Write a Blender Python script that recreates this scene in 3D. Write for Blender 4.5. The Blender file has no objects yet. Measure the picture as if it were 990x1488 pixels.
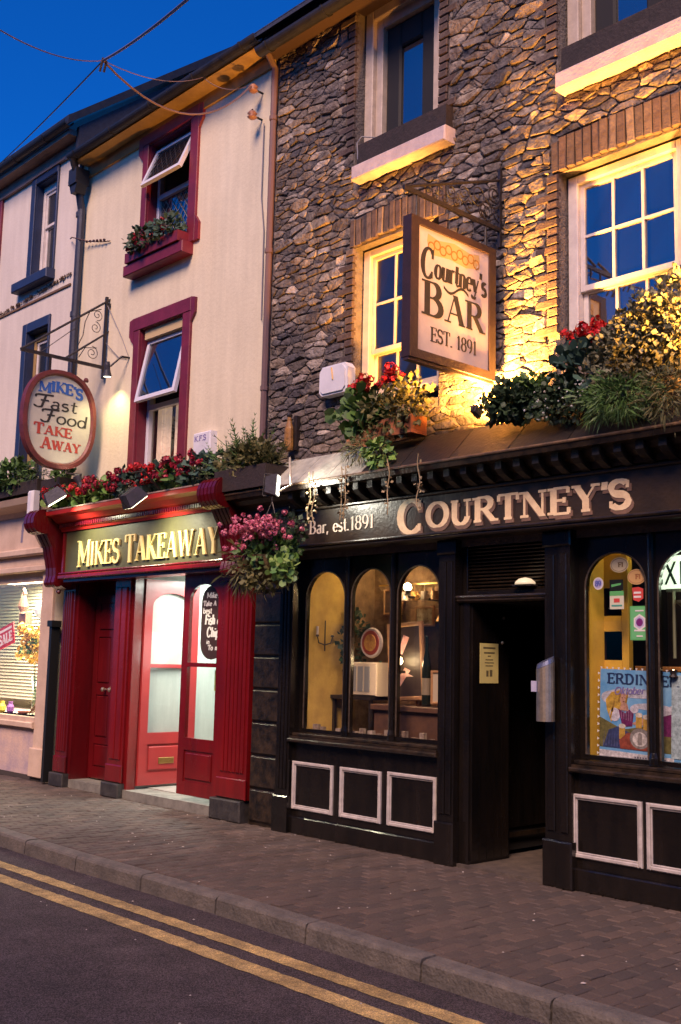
import bpy, math, random, colorsys
from mathutils import Vector, Matrix
R = math.radians
random.seed(7)
S = bpy.context.scene
COL = S.collection

# ------------------------------------------------------------------ camera
cam = bpy.data.cameras.new('camera')
camo = bpy.data.objects.new('camera', cam)
COL.objects.link(camo)
CX = (0.68345427, 0.72962792, 0.0230945)
CD = (-0.08462255, 0.11061128, -0.99025459)
CF = (-0.72507192, 0.67483942, 0.13734073)
CAMP = (0.0, -6.928, 1.62)
camo.matrix_world = Matrix(((CX[0], -CD[0], -CF[0], CAMP[0]), (CX[1], -CD[1], -CF[1], CAMP[1]),
                            (CX[2], -CD[2], -CF[2], CAMP[2]), (0, 0, 0, 1)))
cam.sensor_fit = 'VERTICAL'
cam.sensor_height = 36
cam.lens = 1568 / 1488 * 36
cam.clip_start = 0.05
cam.clip_end = 3000
S.camera = camo

def proj(x, y, z):
    v = (x - CAMP[0], y - CAMP[1], z - CAMP[2])
    a, b, c = [sum(p * q for p, q in zip(v, w)) for w in (CX, CD, CF)]
    return (495 + 1568 * a / c, 744 + 1568 * b / c) if c > 0.1 else (-9999, -9999)

# ------------------------------------------------------------------ dusk sky, and a warm lamp standing in for unseen street lamps
SUN_EL, SUN_AZ = 44, 152            # azimuth clockwise from +Y
w = bpy.data.worlds.new('World'); S.world = w; w.use_nodes = True
nt = w.node_tree; nt.nodes.clear()
sky = nt.nodes.new('ShaderNodeTexSky'); sky.sky_type = 'NISHITA'; sky.sun_disc = False
sky.sun_elevation = R(SUN_EL); sky.sun_rotation = R(SUN_AZ)
tint = nt.nodes.new('ShaderNodeMix'); tint.data_type = 'RGBA'; tint.blend_type = 'MULTIPLY'
tint.inputs[0].default_value = 1; tint.inputs[7].default_value = (0.015, 0.31, 0.9, 1)
bgn = nt.nodes.new('ShaderNodeBackground'); bgn.inputs[1].default_value = 0.15
wo = nt.nodes.new('ShaderNodeOutputWorld')
nt.links.new(sky.outputs[0], tint.inputs[6]); nt.links.new(tint.outputs[2], bgn.inputs[0]); nt.links.new(bgn.outputs[0], wo.inputs[0])
sl = bpy.data.lights.new('street_glow', 'SUN'); sl.energy = 4.4; sl.angle = R(24); sl.color = (1.0, 0.63, 0.46)
so = bpy.data.objects.new('street_glow', sl); COL.objects.link(so)
sd = Vector((math.sin(R(SUN_AZ)) * math.cos(R(SUN_EL)), math.cos(R(SUN_AZ)) * math.cos(R(SUN_EL)), math.sin(R(SUN_EL))))
so.rotation_euler = sd.to_track_quat('Z', 'Y').to_euler()
S.view_settings.view_transform = 'Standard'; S.view_settings.look = 'None'
S.view_settings.exposure = 0.25; S.view_settings.gamma = 1
S.cycles.max_bounces = 6; S.cycles.diffuse_bounces = 3; S.cycles.glossy_bounces = 4; S.cycles.transparent_max_bounces = 12
S.cycles.sample_clamp_indirect = 4; S.cycles.use_denoising = True
S.cycles.caustics_reflective = False; S.cycles.caustics_refractive = False

# ------------------------------------------------------------------ materials
MATS = {}
def mat(name, col, rough=.6, col2=None, ns=6, bump=0., bs=60, metal=0, spec=.5, coat=0, emit=None, es=0, rnd=None, streak=False, speck=0, stains=0, detail=6, bd=.01):
    if name in MATS: return MATS[name]
    m = bpy.data.materials.new(name); m.use_nodes = True
    t = m.node_tree; N = t.nodes; L = t.links
    b = N['Principled BSDF']
    b.inputs['Roughness'].default_value = rough; b.inputs['Metallic'].default_value = metal
    b.inputs['Specular IOR Level'].default_value = spec; b.inputs['Coat Weight'].default_value = coat
    b.inputs['Coat Roughness'].default_value = .12
    b.inputs['Base Color'].default_value = (*col, 1)
    tc = N.new('ShaderNodeTexCoord'); src = tc.outputs['Object']
    if streak:
        mp = N.new('ShaderNodeMapping'); mp.inputs['Scale'].default_value = (1, 1, .22); L.new(src, mp.inputs[0]); ssrc = mp.outputs[0]
    else: ssrc = src
    cur = None
    if rnd:                                     # a list of colours, one picked per loose piece
        gi = N.new('ShaderNodeNewGeometry'); oi = N.new('ShaderNodeObjectInfo')
        ad = N.new('ShaderNodeMath'); ad.operation = 'ADD'; fr = N.new('ShaderNodeMath'); fr.operation = 'FRACT'
        L.new(gi.outputs['Random Per Island'], ad.inputs[0]); L.new(oi.outputs['Random'], ad.inputs[1]); L.new(ad.outputs[0], fr.inputs[0])
        rp = N.new('ShaderNodeValToRGB'); e = rp.color_ramp.elements
        while len(e) < len(rnd): e.new(.5)
        for i, c in enumerate(rnd):
            e[i].position = i / max(1, len(rnd) - 1); e[i].color = (*c, 1)
        L.new(fr.outputs[0], rp.inputs[0]); cur = rp.outputs[0]
    if col2:
        n = N.new('ShaderNodeTexNoise'); n.inputs['Scale'].default_value = ns; n.inputs['Detail'].default_value = detail; n.inputs['Roughness'].default_value = .65
        L.new(ssrc, n.inputs['Vector'])
        cr = N.new('ShaderNodeValToRGB'); cr.color_ramp.elements[0].position = .36; cr.color_ramp.elements[1].position = .66
        L.new(n.outputs[0], cr.inputs[0])
        mx = N.new('ShaderNodeMix'); mx.data_type = 'RGBA'
        L.new(cr.outputs[0], mx.inputs[0])
        if cur:
            mx.blend_type = 'MULTIPLY'; L.new(cur, mx.inputs[6]); mx.inputs[7].default_value = (*col2, 1)
        else:
            mx.inputs[6].default_value = (*col, 1); mx.inputs[7].default_value = (*col2, 1)
        cur = mx.outputs[2]
        rr = N.new('ShaderNodeMapRange'); rr.inputs[3].default_value = max(0, rough - .12); rr.inputs[4].default_value = min(1, rough + .12)
        L.new(n.outputs[0], rr.inputs[0]); L.new(rr.outputs[0], b.inputs['Roughness'])
    for amt, sc, lo in ((speck, None, 0), (stains, (3.2, 3.2, .30), 0), (stains * .8, (.9, .9, .7), 0)):
        if not amt: continue
        if sc is None:
            n3 = N.new('ShaderNodeTexVoronoi'); n3.inputs['Scale'].default_value = 190; L.new(src, n3.inputs['Vector']); so_ = n3.outputs['Color']
            bw = N.new('ShaderNodeRGBToBW'); L.new(so_, bw.inputs[0]); fo = bw.outputs[0]; pa, pb = .35, .9
        else:
            mp3 = N.new('ShaderNodeMapping'); mp3.inputs['Scale'].default_value = sc; L.new(src, mp3.inputs[0])
            n3 = N.new('ShaderNodeTexNoise'); n3.inputs['Scale'].default_value = 1.6; n3.inputs['Detail'].default_value = 7; n3.inputs['Roughness'].default_value = .7; L.new(mp3.outputs[0], n3.inputs['Vector']); fo = n3.outputs[0]; pa, pb = .40, .62
        r3 = N.new('ShaderNodeValToRGB'); r3.color_ramp.elements[0].position = pa; r3.color_ramp.elements[1].position = pb
        v0, v1 = (1 - amt, 1.0) if sc else (1 - amt, 1 + 1.6 * amt)
        r3.color_ramp.elements[0].color = (v0, v0, v0, 1); r3.color_ramp.elements[1].color = (v1, v1, v1, 1); L.new(fo, r3.inputs[0])
        m3 = N.new('ShaderNodeMix'); m3.data_type = 'RGBA'; m3.blend_type = 'MULTIPLY'; m3.inputs[0].default_value = 1
        if cur: L.new(cur, m3.inputs[6])
        else: m3.inputs[6].default_value = (*col, 1)
        L.new(r3.outputs[0], m3.inputs[7]); cur = m3.outputs[2]
    if cur: L.new(cur, b.inputs['Base Color'])
    if bump:
        n2 = N.new('ShaderNodeTexNoise'); n2.inputs['Scale'].default_value = bs; n2.inputs['Detail'].default_value = 5
        L.new(src, n2.inputs['Vector'])
        bp = N.new('ShaderNodeBump'); bp.inputs['Strength'].default_value = bump; bp.inputs['Distance'].default_value = bd
        L.new(n2.outputs[0], bp.inputs['Height']); L.new(bp.outputs[0], b.inputs['Normal'])
    if emit:
        b.inputs['Emission Color'].default_value = (*emit, 1); b.inputs['Emission Strength'].default_value = es
    MATS[name] = m; return m

def glass(name, refl=.08, tint=(1, 1, 1), rough=.01):
    m = bpy.data.materials.new(name); m.use_nodes = True; t = m.node_tree; N = t.nodes; L = t.links
    N.clear(); o = N.new('ShaderNodeOutputMaterial'); tr = N.new('ShaderNodeBsdfTransparent'); tr.inputs[0].default_value = (*tint, 1)
    g = N.new('ShaderNodeBsdfGlossy'); g.inputs['Roughness'].default_value = rough
    f = N.new('ShaderNodeLayerWeight'); p = N.new('ShaderNodeMath'); p.operation = 'POWER'; p.inputs[1].default_value = 3.2; L.new(f.outputs['Facing'], p.inputs[0])
    a = N.new('ShaderNodeMath'); a.operation = 'ADD'; a.inputs[1].default_value = refl + .03; L.new(p.outputs[0], a.inputs[0])
    mx = N.new('ShaderNodeMixShader'); L.new(a.outputs[0], mx.inputs[0]); L.new(tr.outputs[0], mx.inputs[1]); L.new(g.outputs[0], mx.inputs[2]); L.new(mx.outputs[0], o.inputs[0])
    MATS[name] = m; return m

def dark_pane(name, refl, base=(.004, .005, .008)):
    m = bpy.data.materials.new(name); m.use_nodes = True; t = m.node_tree; N = t.nodes; L = t.links
    b = N['Principled BSDF']; b.inputs['Base Color'].default_value = (*base, 1); b.inputs['Roughness'].default_value = .3
    g = N.new('ShaderNodeBsdfGlossy'); g.inputs['Roughness'].default_value = .015
    n = N.new('ShaderNodeTexNoise'); n.inputs['Scale'].default_value = 1.3
    tc = N.new('ShaderNodeTexCoord'); L.new(tc.outputs['Object'], n.inputs['Vector'])
    bp = N.new('ShaderNodeBump'); bp.inputs['Strength'].default_value = .12; bp.inputs['Distance'].default_value = .02
    L.new(n.outputs[0], bp.inputs['Height']); L.new(bp.outputs[0], g.inputs['Normal'])
    mx = N.new('ShaderNodeMixShader'); mx.inputs[0].default_value = refl
    L.new(b.outputs[0], mx.inputs[1]); L.new(g.outputs[0], mx.inputs[2]); L.new(mx.outputs[0], N['Material Output'].inputs[0])
    MATS[name] = m; return m

CREAM = mat('cream_render', (.80, .71, .51), .85, (.74, .65, .46), 1.1, .35, 25, streak=True, stains=.10)
PINK = mat('pale_pink_render', (.73, .66, .56), .85, (.66, .59, .50), 1.4, .35, 25, streak=True, stains=.085)
MORTAR = mat('mortar', (.18, .15, .13), .95, (.11, .095, .085), 9, .8, 40, bd=.02)
STONE = mat('rubble_stone', (.2, .2, .2), .8, (.42, .38, .36), 11, .9, 28, bd=.03, spec=.35,
            rnd=[(.11, .10, .105), (.26, .215, .17), (.085, .078, .085), (.34, .27, .20), (.14, .125, .13), (.22, .175, .14), (.10, .092, .10), (.42, .34, .26), (.12, .108, .11), (.56, .48, .40), (.18, .15, .125), (.09, .083, .09)])
BRICK = mat('old_brick', (.2, .08, .05), .85, (.55, .5, .5), 18, .8, 45, rnd=[(.115, .075, .062), (.085, .06, .055), (.15, .105, .08), (.075, .058, .056), (.12, .08, .062), (.20, .155, .125)])
SILLST = mat('painted_sill', (.55, .46, .46), .8, (.42, .35, .37), 9, .5, 40)
MAROON = mat('maroon_paint', (.19, .018, .035), .5, (.13, .012, .028), 5, .25, 30)
RED = mat('red_gloss_paint', (.20, .007, .009), .25, (.14, .005, .007), 3, .25, 18, coat=.35, streak=True, stains=.22)
REDD = mat('dark_red_paint', (.13, .004, .0065), .3, (.088, .003, .005), 3, .25, 18, coat=.3, streak=True, stains=.22)
BLACK = mat('black_gloss_paint', (.0045, .004, .0038), .24, (.011, .008, .006), 7, .5, 26, coat=.25, bd=.006, streak=True)
BLACKP = mat('worn_black_paint', (.007, .006, .005), .34, (.040, .025, .013), 11, .6, 40, bd=.006)
IRON = mat('black_iron', (.012, .012, .014), .45, (.03, .02, .016), 30, .4, 60)
NAVY = mat('navy_paint', (.022, .035, .085), .5, (.016, .026, .06), 4, .2, 30)
WHITE = mat('white_window_paint', (.72, .66, .60), .45, (.60, .54, .50), 8, .2, 40)
WHITEF = mat('white_trim_paint', (.50, .46, .43), .5, (.36, .33, .31), 12, .3, 40)
TANW = mat('tan_painted_frame', (.56, .46, .36), .5, (.44, .36, .28), 8, .2, 40)
OCHRE = mat('ochre_paint', (.38, .25, .09), .7, (.28, .18, .07), 6, .2, 30)
GUTTER = mat('black_gutter', (.012, .013, .018), .5, (.02, .02, .025), 9, .2, 30)
SLATE = mat('roof_slate', (.03, .032, .045), .6, (.6, .6, .65), 12, .5, 40, rnd=[(.030, .033, .048), (.045, .047, .062), (.022, .024, .036)])
PIPEB = mat('brown_pipe_paint', (.13, .085, .08), .5, (.14, .08, .08), 6, .2, 30)
PAVER = mat('paving_block', (.12, .08, .07), .72, (.62, .60, .58), 2.6, stains=.25, bump=.7, bs=50, spec=.4, rnd=[(.150, .112, .092), (.118, .094, .080), (.172, .126, .100), (.105, .086, .076), (.140, .104, .084)])
JOINT = mat('joint_sand', (.022, .018, .016), .95, (.014, .012, .011), 20, .5, 80)
KERB = mat('kerb_stone', (.150, .130, .108), .85, (.085, .076, .066), 7, .8, 45, bd=.015)
ROAD = mat('asphalt', (.115, .088, .088), .85, (.080, .062, .064), 2.2, 1.0, 110, spec=.35, bd=.02, detail=9, speck=.65, stains=.22)
YEL = mat('yellow_line_paint', (.78, .54, .18), .75, (.52, .37, .16), 30, speck=.4, stains=.42, bump=.8, bs=90, bd=.012)
OLIVE = mat('olive_sign_board', (.085, .080, .036), .45, (.065, .060, .028), 5, .15, 30)
GOLD = mat('gilded_letter', (.85, .72, .32), .42, (.78, .62, .24), 9, .1, 40)
BROWNB = mat('brown_sign_board', (.045, .030, .018), .35, (.022, .016, .011), 4, .3, 30, coat=.2)
CREAML = mat('cream_lettering', (.88, .70, .42), .6, (.74, .55, .32), 16, .2, 60)
SHADEL = mat('brown_letter_shade', (.22, .13, .085), .6, (.14, .085, .06), 16, .2, 60)
SIGNW = mat('sign_panel_cream', (.62, .55, .52), .6, (.52, .46, .44), 5, .1, 30)
SIGNW2 = mat('oval_panel_cream', (.56, .54, .44), .6, (.48, .46, .38), 5, .1, 30)
SIGNFR = mat('dark_sign_frame', (.045, .022, .020), .45, (.03, .016, .014), 8, .3, 40)
OVALFR = mat('red_brown_sign_frame', (.17, .030, .026), .5, (.10, .022, .02), 8, .3, 40)
INKB = mat('black_lettering', (.02, .018, .018), .6)
INKR = mat('red_lettering', (.42, .05, .035), .6)
INKBL = mat('blue_lettering', (.03, .12, .42), .6)
GOLDP = mat('gold_scrollwork_paint', (.30, .15, .025), .5)
FLASH = mat('pale_flashing_blocks', (.46, .46, .38), .7, (.25, .26, .22), 7, .6, 30)
LEAD = mat('dark_lead', (.015, .0105, .008), .6, (.008, .006, .005), 6, .5, 30)
BUFF = mat('buff_shop_paint', (.62, .47, .36), .6, (.50, .37, .28), 4, .2, 30)
BUFFW = mat('flaking_buff_wall', (.60, .44, .36), .85, (.38, .30, .34), 3.2, .5, 30)
CHROME = mat('brushed_steel', (.66, .56, .42), .38, (.40, .34, .26), 14, .1, 60, metal=.85)
BRASS = mat('brass', (.70, .50, .18), .3, metal=1)
PLASTW = mat('white_plastic', (.74, .74, .78), .45, (.62, .62, .66), 4)
DARKBOX = mat('dark_grey_metal', (.05, .045, .06), .5, (.03, .03, .035), 12, .3, 40)
TERRA = mat('terracotta', (.42, .15, .06), .8, (.3, .1, .05), 9, .4, 40)
WOOD = mat('dark_planter_wood', (.035, .022, .018), .75, (.02, .014, .012), 14, .6, 40, streak=False)
PANE_SKY = dark_pane('sky_reflecting_pane', .33)
PANE_DK = dark_pane('dim_pane', .30); PANE_X = dark_pane('nearly_black_pane', .10)  # PANE_X mirrors less, standing in for the reflection of a dark building
GLASS = glass('shop_glass', .015)
GLASSM = glass('door_glass', .01)
FOL = {
 'green': mat('green_leaves', (.06, .12, .03), .55, None, rnd=[(.035, .085, .018), (.07, .15, .03), (.10, .19, .045), (.04, .10, .025)]),
 'bright': mat('bright_leaves', (.1, .2, .04), .5, None, rnd=[(.10, .22, .04), (.17, .32, .07), (.25, .36, .10), (.08, .18, .05)]),
 'dark': mat('dark_leaves', (.02, .05, .02), .6, None, rnd=[(.012, .030, .014), (.022, .050, .020), (.035, .065, .025)]),
 'teal': mat('blue_green_leaves', (.03, .08, .06), .6, None, rnd=[(.020, .055, .045), (.04, .09, .07), (.06, .12, .085)]),
 'grey': mat('silver_leaves', (.2, .2, .13), .7, None, rnd=[(.10, .105, .06), (.15, .15, .09), (.20, .195, .12), (.075, .085, .05)]),
 'olive': mat('olive_leaves', (.1, .1, .03), .6, None, rnd=[(.08, .085, .025), (.13, .12, .04), (.06, .07, .025), (.17, .15, .05)]),
}
PET = {'red': mat('red_petals', (.55, .012, .012), .5, None, rnd=[(.60, .012, .012), (.42, .008, .014), (.68, .03, .02)]),
       'crimson': mat('crimson_petals', (.3, .012, .03), .5, None, rnd=[(.34, .012, .03), (.22, .01, .03), (.42, .02, .04)]),
       'pink': mat('pink_petals', (.6, .1, .2), .5, None, rnd=[(.66, .16, .24), (.50, .09, .17), (.78, .32, .36)]),
       'white': mat('white_petals', (.7, .7, .65), .5),
       'yellow': mat('yellow_petals', (.8, .55, .05), .5, None, rnd=[(.85, .62, .06), (.80, .42, .04), (.9, .75, .2)])}

# ------------------------------------------------------------------ mesh builder
OFF = {}
class MB:
    def __init__(s, M=None): s.v = []; s.f = []; s.M = M
    def add(s, vs, fs):
        o = len(s.v)
        s.v += [tuple(s.M @ Vector(p)) for p in vs] if s.M else [tuple(p) for p in vs]
        s.f += [tuple(i + o for i in f) for f in fs]
        return s
    def box(s, x0, x1, y0, y1, z0, z1, b=0):
        x0, x1 = sorted((x0, x1)); y0, y1 = sorted((y0, y1)); z0, z1 = sorted((z0, z1))
        if not b:
            return s.add([(x0, y0, z0), (x1, y0, z0), (x1, y1, z0), (x0, y1, z0), (x0, y0, z1), (x1, y0, z1), (x1, y1, z1), (x0, y1, z1)],
                         [(0, 3, 2, 1), (4, 5, 6, 7), (0, 1, 5, 4), (1, 2, 6, 5), (2, 3, 7, 6), (3, 0, 4, 7)])
        b = min(b, (x1 - x0) * .45, (y1 - y0) * .45, (z1 - z0) * .45)   # chamfer towards -Y
        return s.add([(x0, y1, z0), (x1, y1, z0), (x1, y1, z1), (x0, y1, z1), (x0, y0 + b, z0), (x1, y0 + b, z0), (x1, y0 + b, z1), (x0, y0 + b, z1),
                      (x0 + b, y0, z0 + b), (x1 - b, y0, z0 + b), (x1 - b, y0, z1 - b), (x0 + b, y0, z1 - b)],
                     [(0, 1, 2, 3)[::-1], (0, 1, 5, 4), (1, 2, 6, 5), (2, 3, 7, 6), (3, 0, 4, 7), (4, 5, 9, 8), (5, 6, 10, 9), (6, 7, 11, 10), (7, 4, 8, 11), (8, 9, 10, 11)])
    def ext(s, pts, o, U, V, N, d0, d1):
        o, U, V, N = Vector(o), Vector(U), Vector(V), Vector(N)
        n = len(pts)
        a = [o + U * p[0] + V * p[1] + N * d0 for p in pts]; c = [o + U * p[0] + V * p[1] + N * d1 for p in pts]
        return s.add(a + c, [tuple(range(n))[::-1], tuple(range(n, 2 * n))] + [(i, (i + 1) % n, n + (i + 1) % n, n + i) for i in range(n)])
    def xz(s, pts, y0, y1):           # outline in x,z; extruded along y
        return s.ext(pts, (0, 0, 0), (1, 0, 0), (0, 0, 1), (0, 1, 0), y1, y0)
    def yz(s, pts, x0, x1):
        return s.ext(pts, (0, 0, 0), (0, 1, 0), (0, 0, 1), (1, 0, 0), x0, x1)
    def tube(s, pts, r, n=6, cap=True):
        pts = [Vector(p) for p in pts]; rs = r if isinstance(r, (list, tuple)) else [r] * len(pts)
        vs = []; fs = []; prev = None
        for i, p in enumerate(pts):
            d = (pts[min(i + 1, len(pts) - 1)] - pts[max(i - 1, 0)]).normalized()
            if prev is None:
                a = Vector((0, 0, 1)) if abs(d.z) < .9 else Vector((1, 0, 0)); u = d.cross(a).normalized()
            else:
                u = (prev - d * prev.dot(d)).normalized()
            prev = u; q = d.cross(u)
            for k in range(n):
                t = 2 * math.pi * k / n; vs.append(p + (u * math.cos(t) + q * math.sin(t)) * rs[i])
        for i in range(len(pts) - 1):
            for k in range(n): fs.append((i * n + k, i * n + (k + 1) % n, (i + 1) * n + (k + 1) % n, (i + 1) * n + k))
        if cap: fs += [tuple(range(n))[::-1], tuple(range((len(pts) - 1) * n, len(pts) * n))]
        return s.add(vs, fs)
    def lathe(s, prof, o, n=16, ax=(0, 0, 1)):
        o = Vector(o); ax = Vector(ax).normalized(); a = Vector((0, 0, 1)) if abs(ax.z) < .9 else Vector((1, 0, 0))
        u = ax.cross(a).normalized(); q = ax.cross(u); vs = []; fs = []
        for r, h in prof:
            for k in range(n):
                t = 2 * math.pi * k / n; vs.append(o + ax * h + (u * math.cos(t) + q * math.sin(t)) * r)
        for i in range(len(prof) - 1):
            for k in range(n): fs.append((i * n + k, i * n + (k + 1) % n, (i + 1) * n + (k + 1) % n, (i + 1) * n + k))
        fs += [tuple(range(n))[::-1], tuple(range((len(prof) - 1) * n, len(prof) * n))]
        return s.add(vs, fs)
    def frame(s, x0, x1, z0, z1, w, y0, y1, b=0, wb=None, wt=None):   # mitre-free rectangular frame, butted
        wb = w if wb is None else wb; wt = w if wt is None else wt
        s.box(x0, x0 + w, y0, y1, z0, z1, b); s.box(x1 - w, x1, y0, y1, z0, z1, b)
        s.box(x0 + w, x1 - w, y0, y1, z0, z0 + wb, b); s.box(x0 + w, x1 - w, y0, y1, z1 - wt, z1, b); return s
    def archcell(s, cx0, cx1, cz0, cz1, hx0, hx1, hz0, spr, top, y0, y1, n=14):
        s.box(cx0, hx0, y0, y1, cz0, cz1); s.box(hx1, cx1, y0, y1, cz0, cz1); s.box(hx0, hx1, y0, y1, cz0, hz0)
        m = (hx0 + hx1) / 2; rx = (hx1 - hx0) / 2
        P = [(m - rx * math.cos(math.pi * i / n), spr + (top - spr) * math.sin(math.pi * i / n)) for i in range(n + 1)]
        for a, c in zip(P, P[1:]): s.xz([a, c, (c[0], cz1), (a[0], cz1)], y0, y1)
        return s
    def build(s, name, m, parent=None, smooth=False, label=None, kind=None):
        me = bpy.data.meshes.new(name)
        off = OFF.get(parent.name, Vector((0, 0, 0))) if parent else Vector((0, 0, 0))
        me.from_pydata([tuple(Vector(p) - off) for p in s.v], [], s.f)
        me.materials.append(m)
        if smooth:
            for p in me.polygons: p.use_smooth = True
        o = bpy.data.objects.new(name, me); COL.objects.link(o)
        if parent: o.parent = parent
        OFF[o.name] = off
        if label: o['label'] = label
        if kind: o['kind'] = kind
        return o
def thing(name, label, cat, loc=(0, 0, 0), group=None):
    o = bpy.data.objects.new(name, None); COL.objects.link(o); o.location = loc; o.empty_display_size = .1
    o['label'] = label; o['category'] = cat
    if group: o['group'] = group
    OFF[o.name] = Vector(loc); return o
def tag(o, label, cat, group=None):
    o['label'] = label; o['category'] = cat
    if group: o['group'] = group
    return o
def inst(name, me, loc, parent, rot=None, sc=None):      # a piece sharing its mesh
    o = bpy.data.objects.new(name, me); COL.objects.link(o); o.parent = parent
    o.location = Vector(loc) - OFF.get(parent.name, Vector((0, 0, 0)))
    if rot: o.rotation_euler = rot
    if sc: o.scale = sc
    return o
def rawmesh(name, mb, m):
    me = bpy.data.meshes.new(name); me.from_pydata(mb.v, [], mb.f); me.materials.append(m); return me
def lamp(kind, loc, energy, color, parent=None, aim=None, size=.1, angle=90, blend=.6):
    l = bpy.data.lights.new('lamp_light', kind); l.energy = energy; l.color = color
    if kind == 'SPOT': l.spot_size = R(angle); l.spot_blend = blend; l.shadow_soft_size = size
    elif kind == 'POINT': l.shadow_soft_size = size
    else: l.shape = 'RECTANGLE'; l.size = size[0]; l.size_y = size[1]
    o = bpy.data.objects.new('lamp_light', l); COL.objects.link(o)
    if parent: o.parent = parent; loc2 = Vector(loc) - OFF[parent.name]
    else: loc2 = Vector(loc)
    o.location = loc2
    if aim is not None: o.rotation_euler = (Vector(loc) - Vector(aim)).to_track_quat('Z', 'Y').to_euler()
    return o

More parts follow.
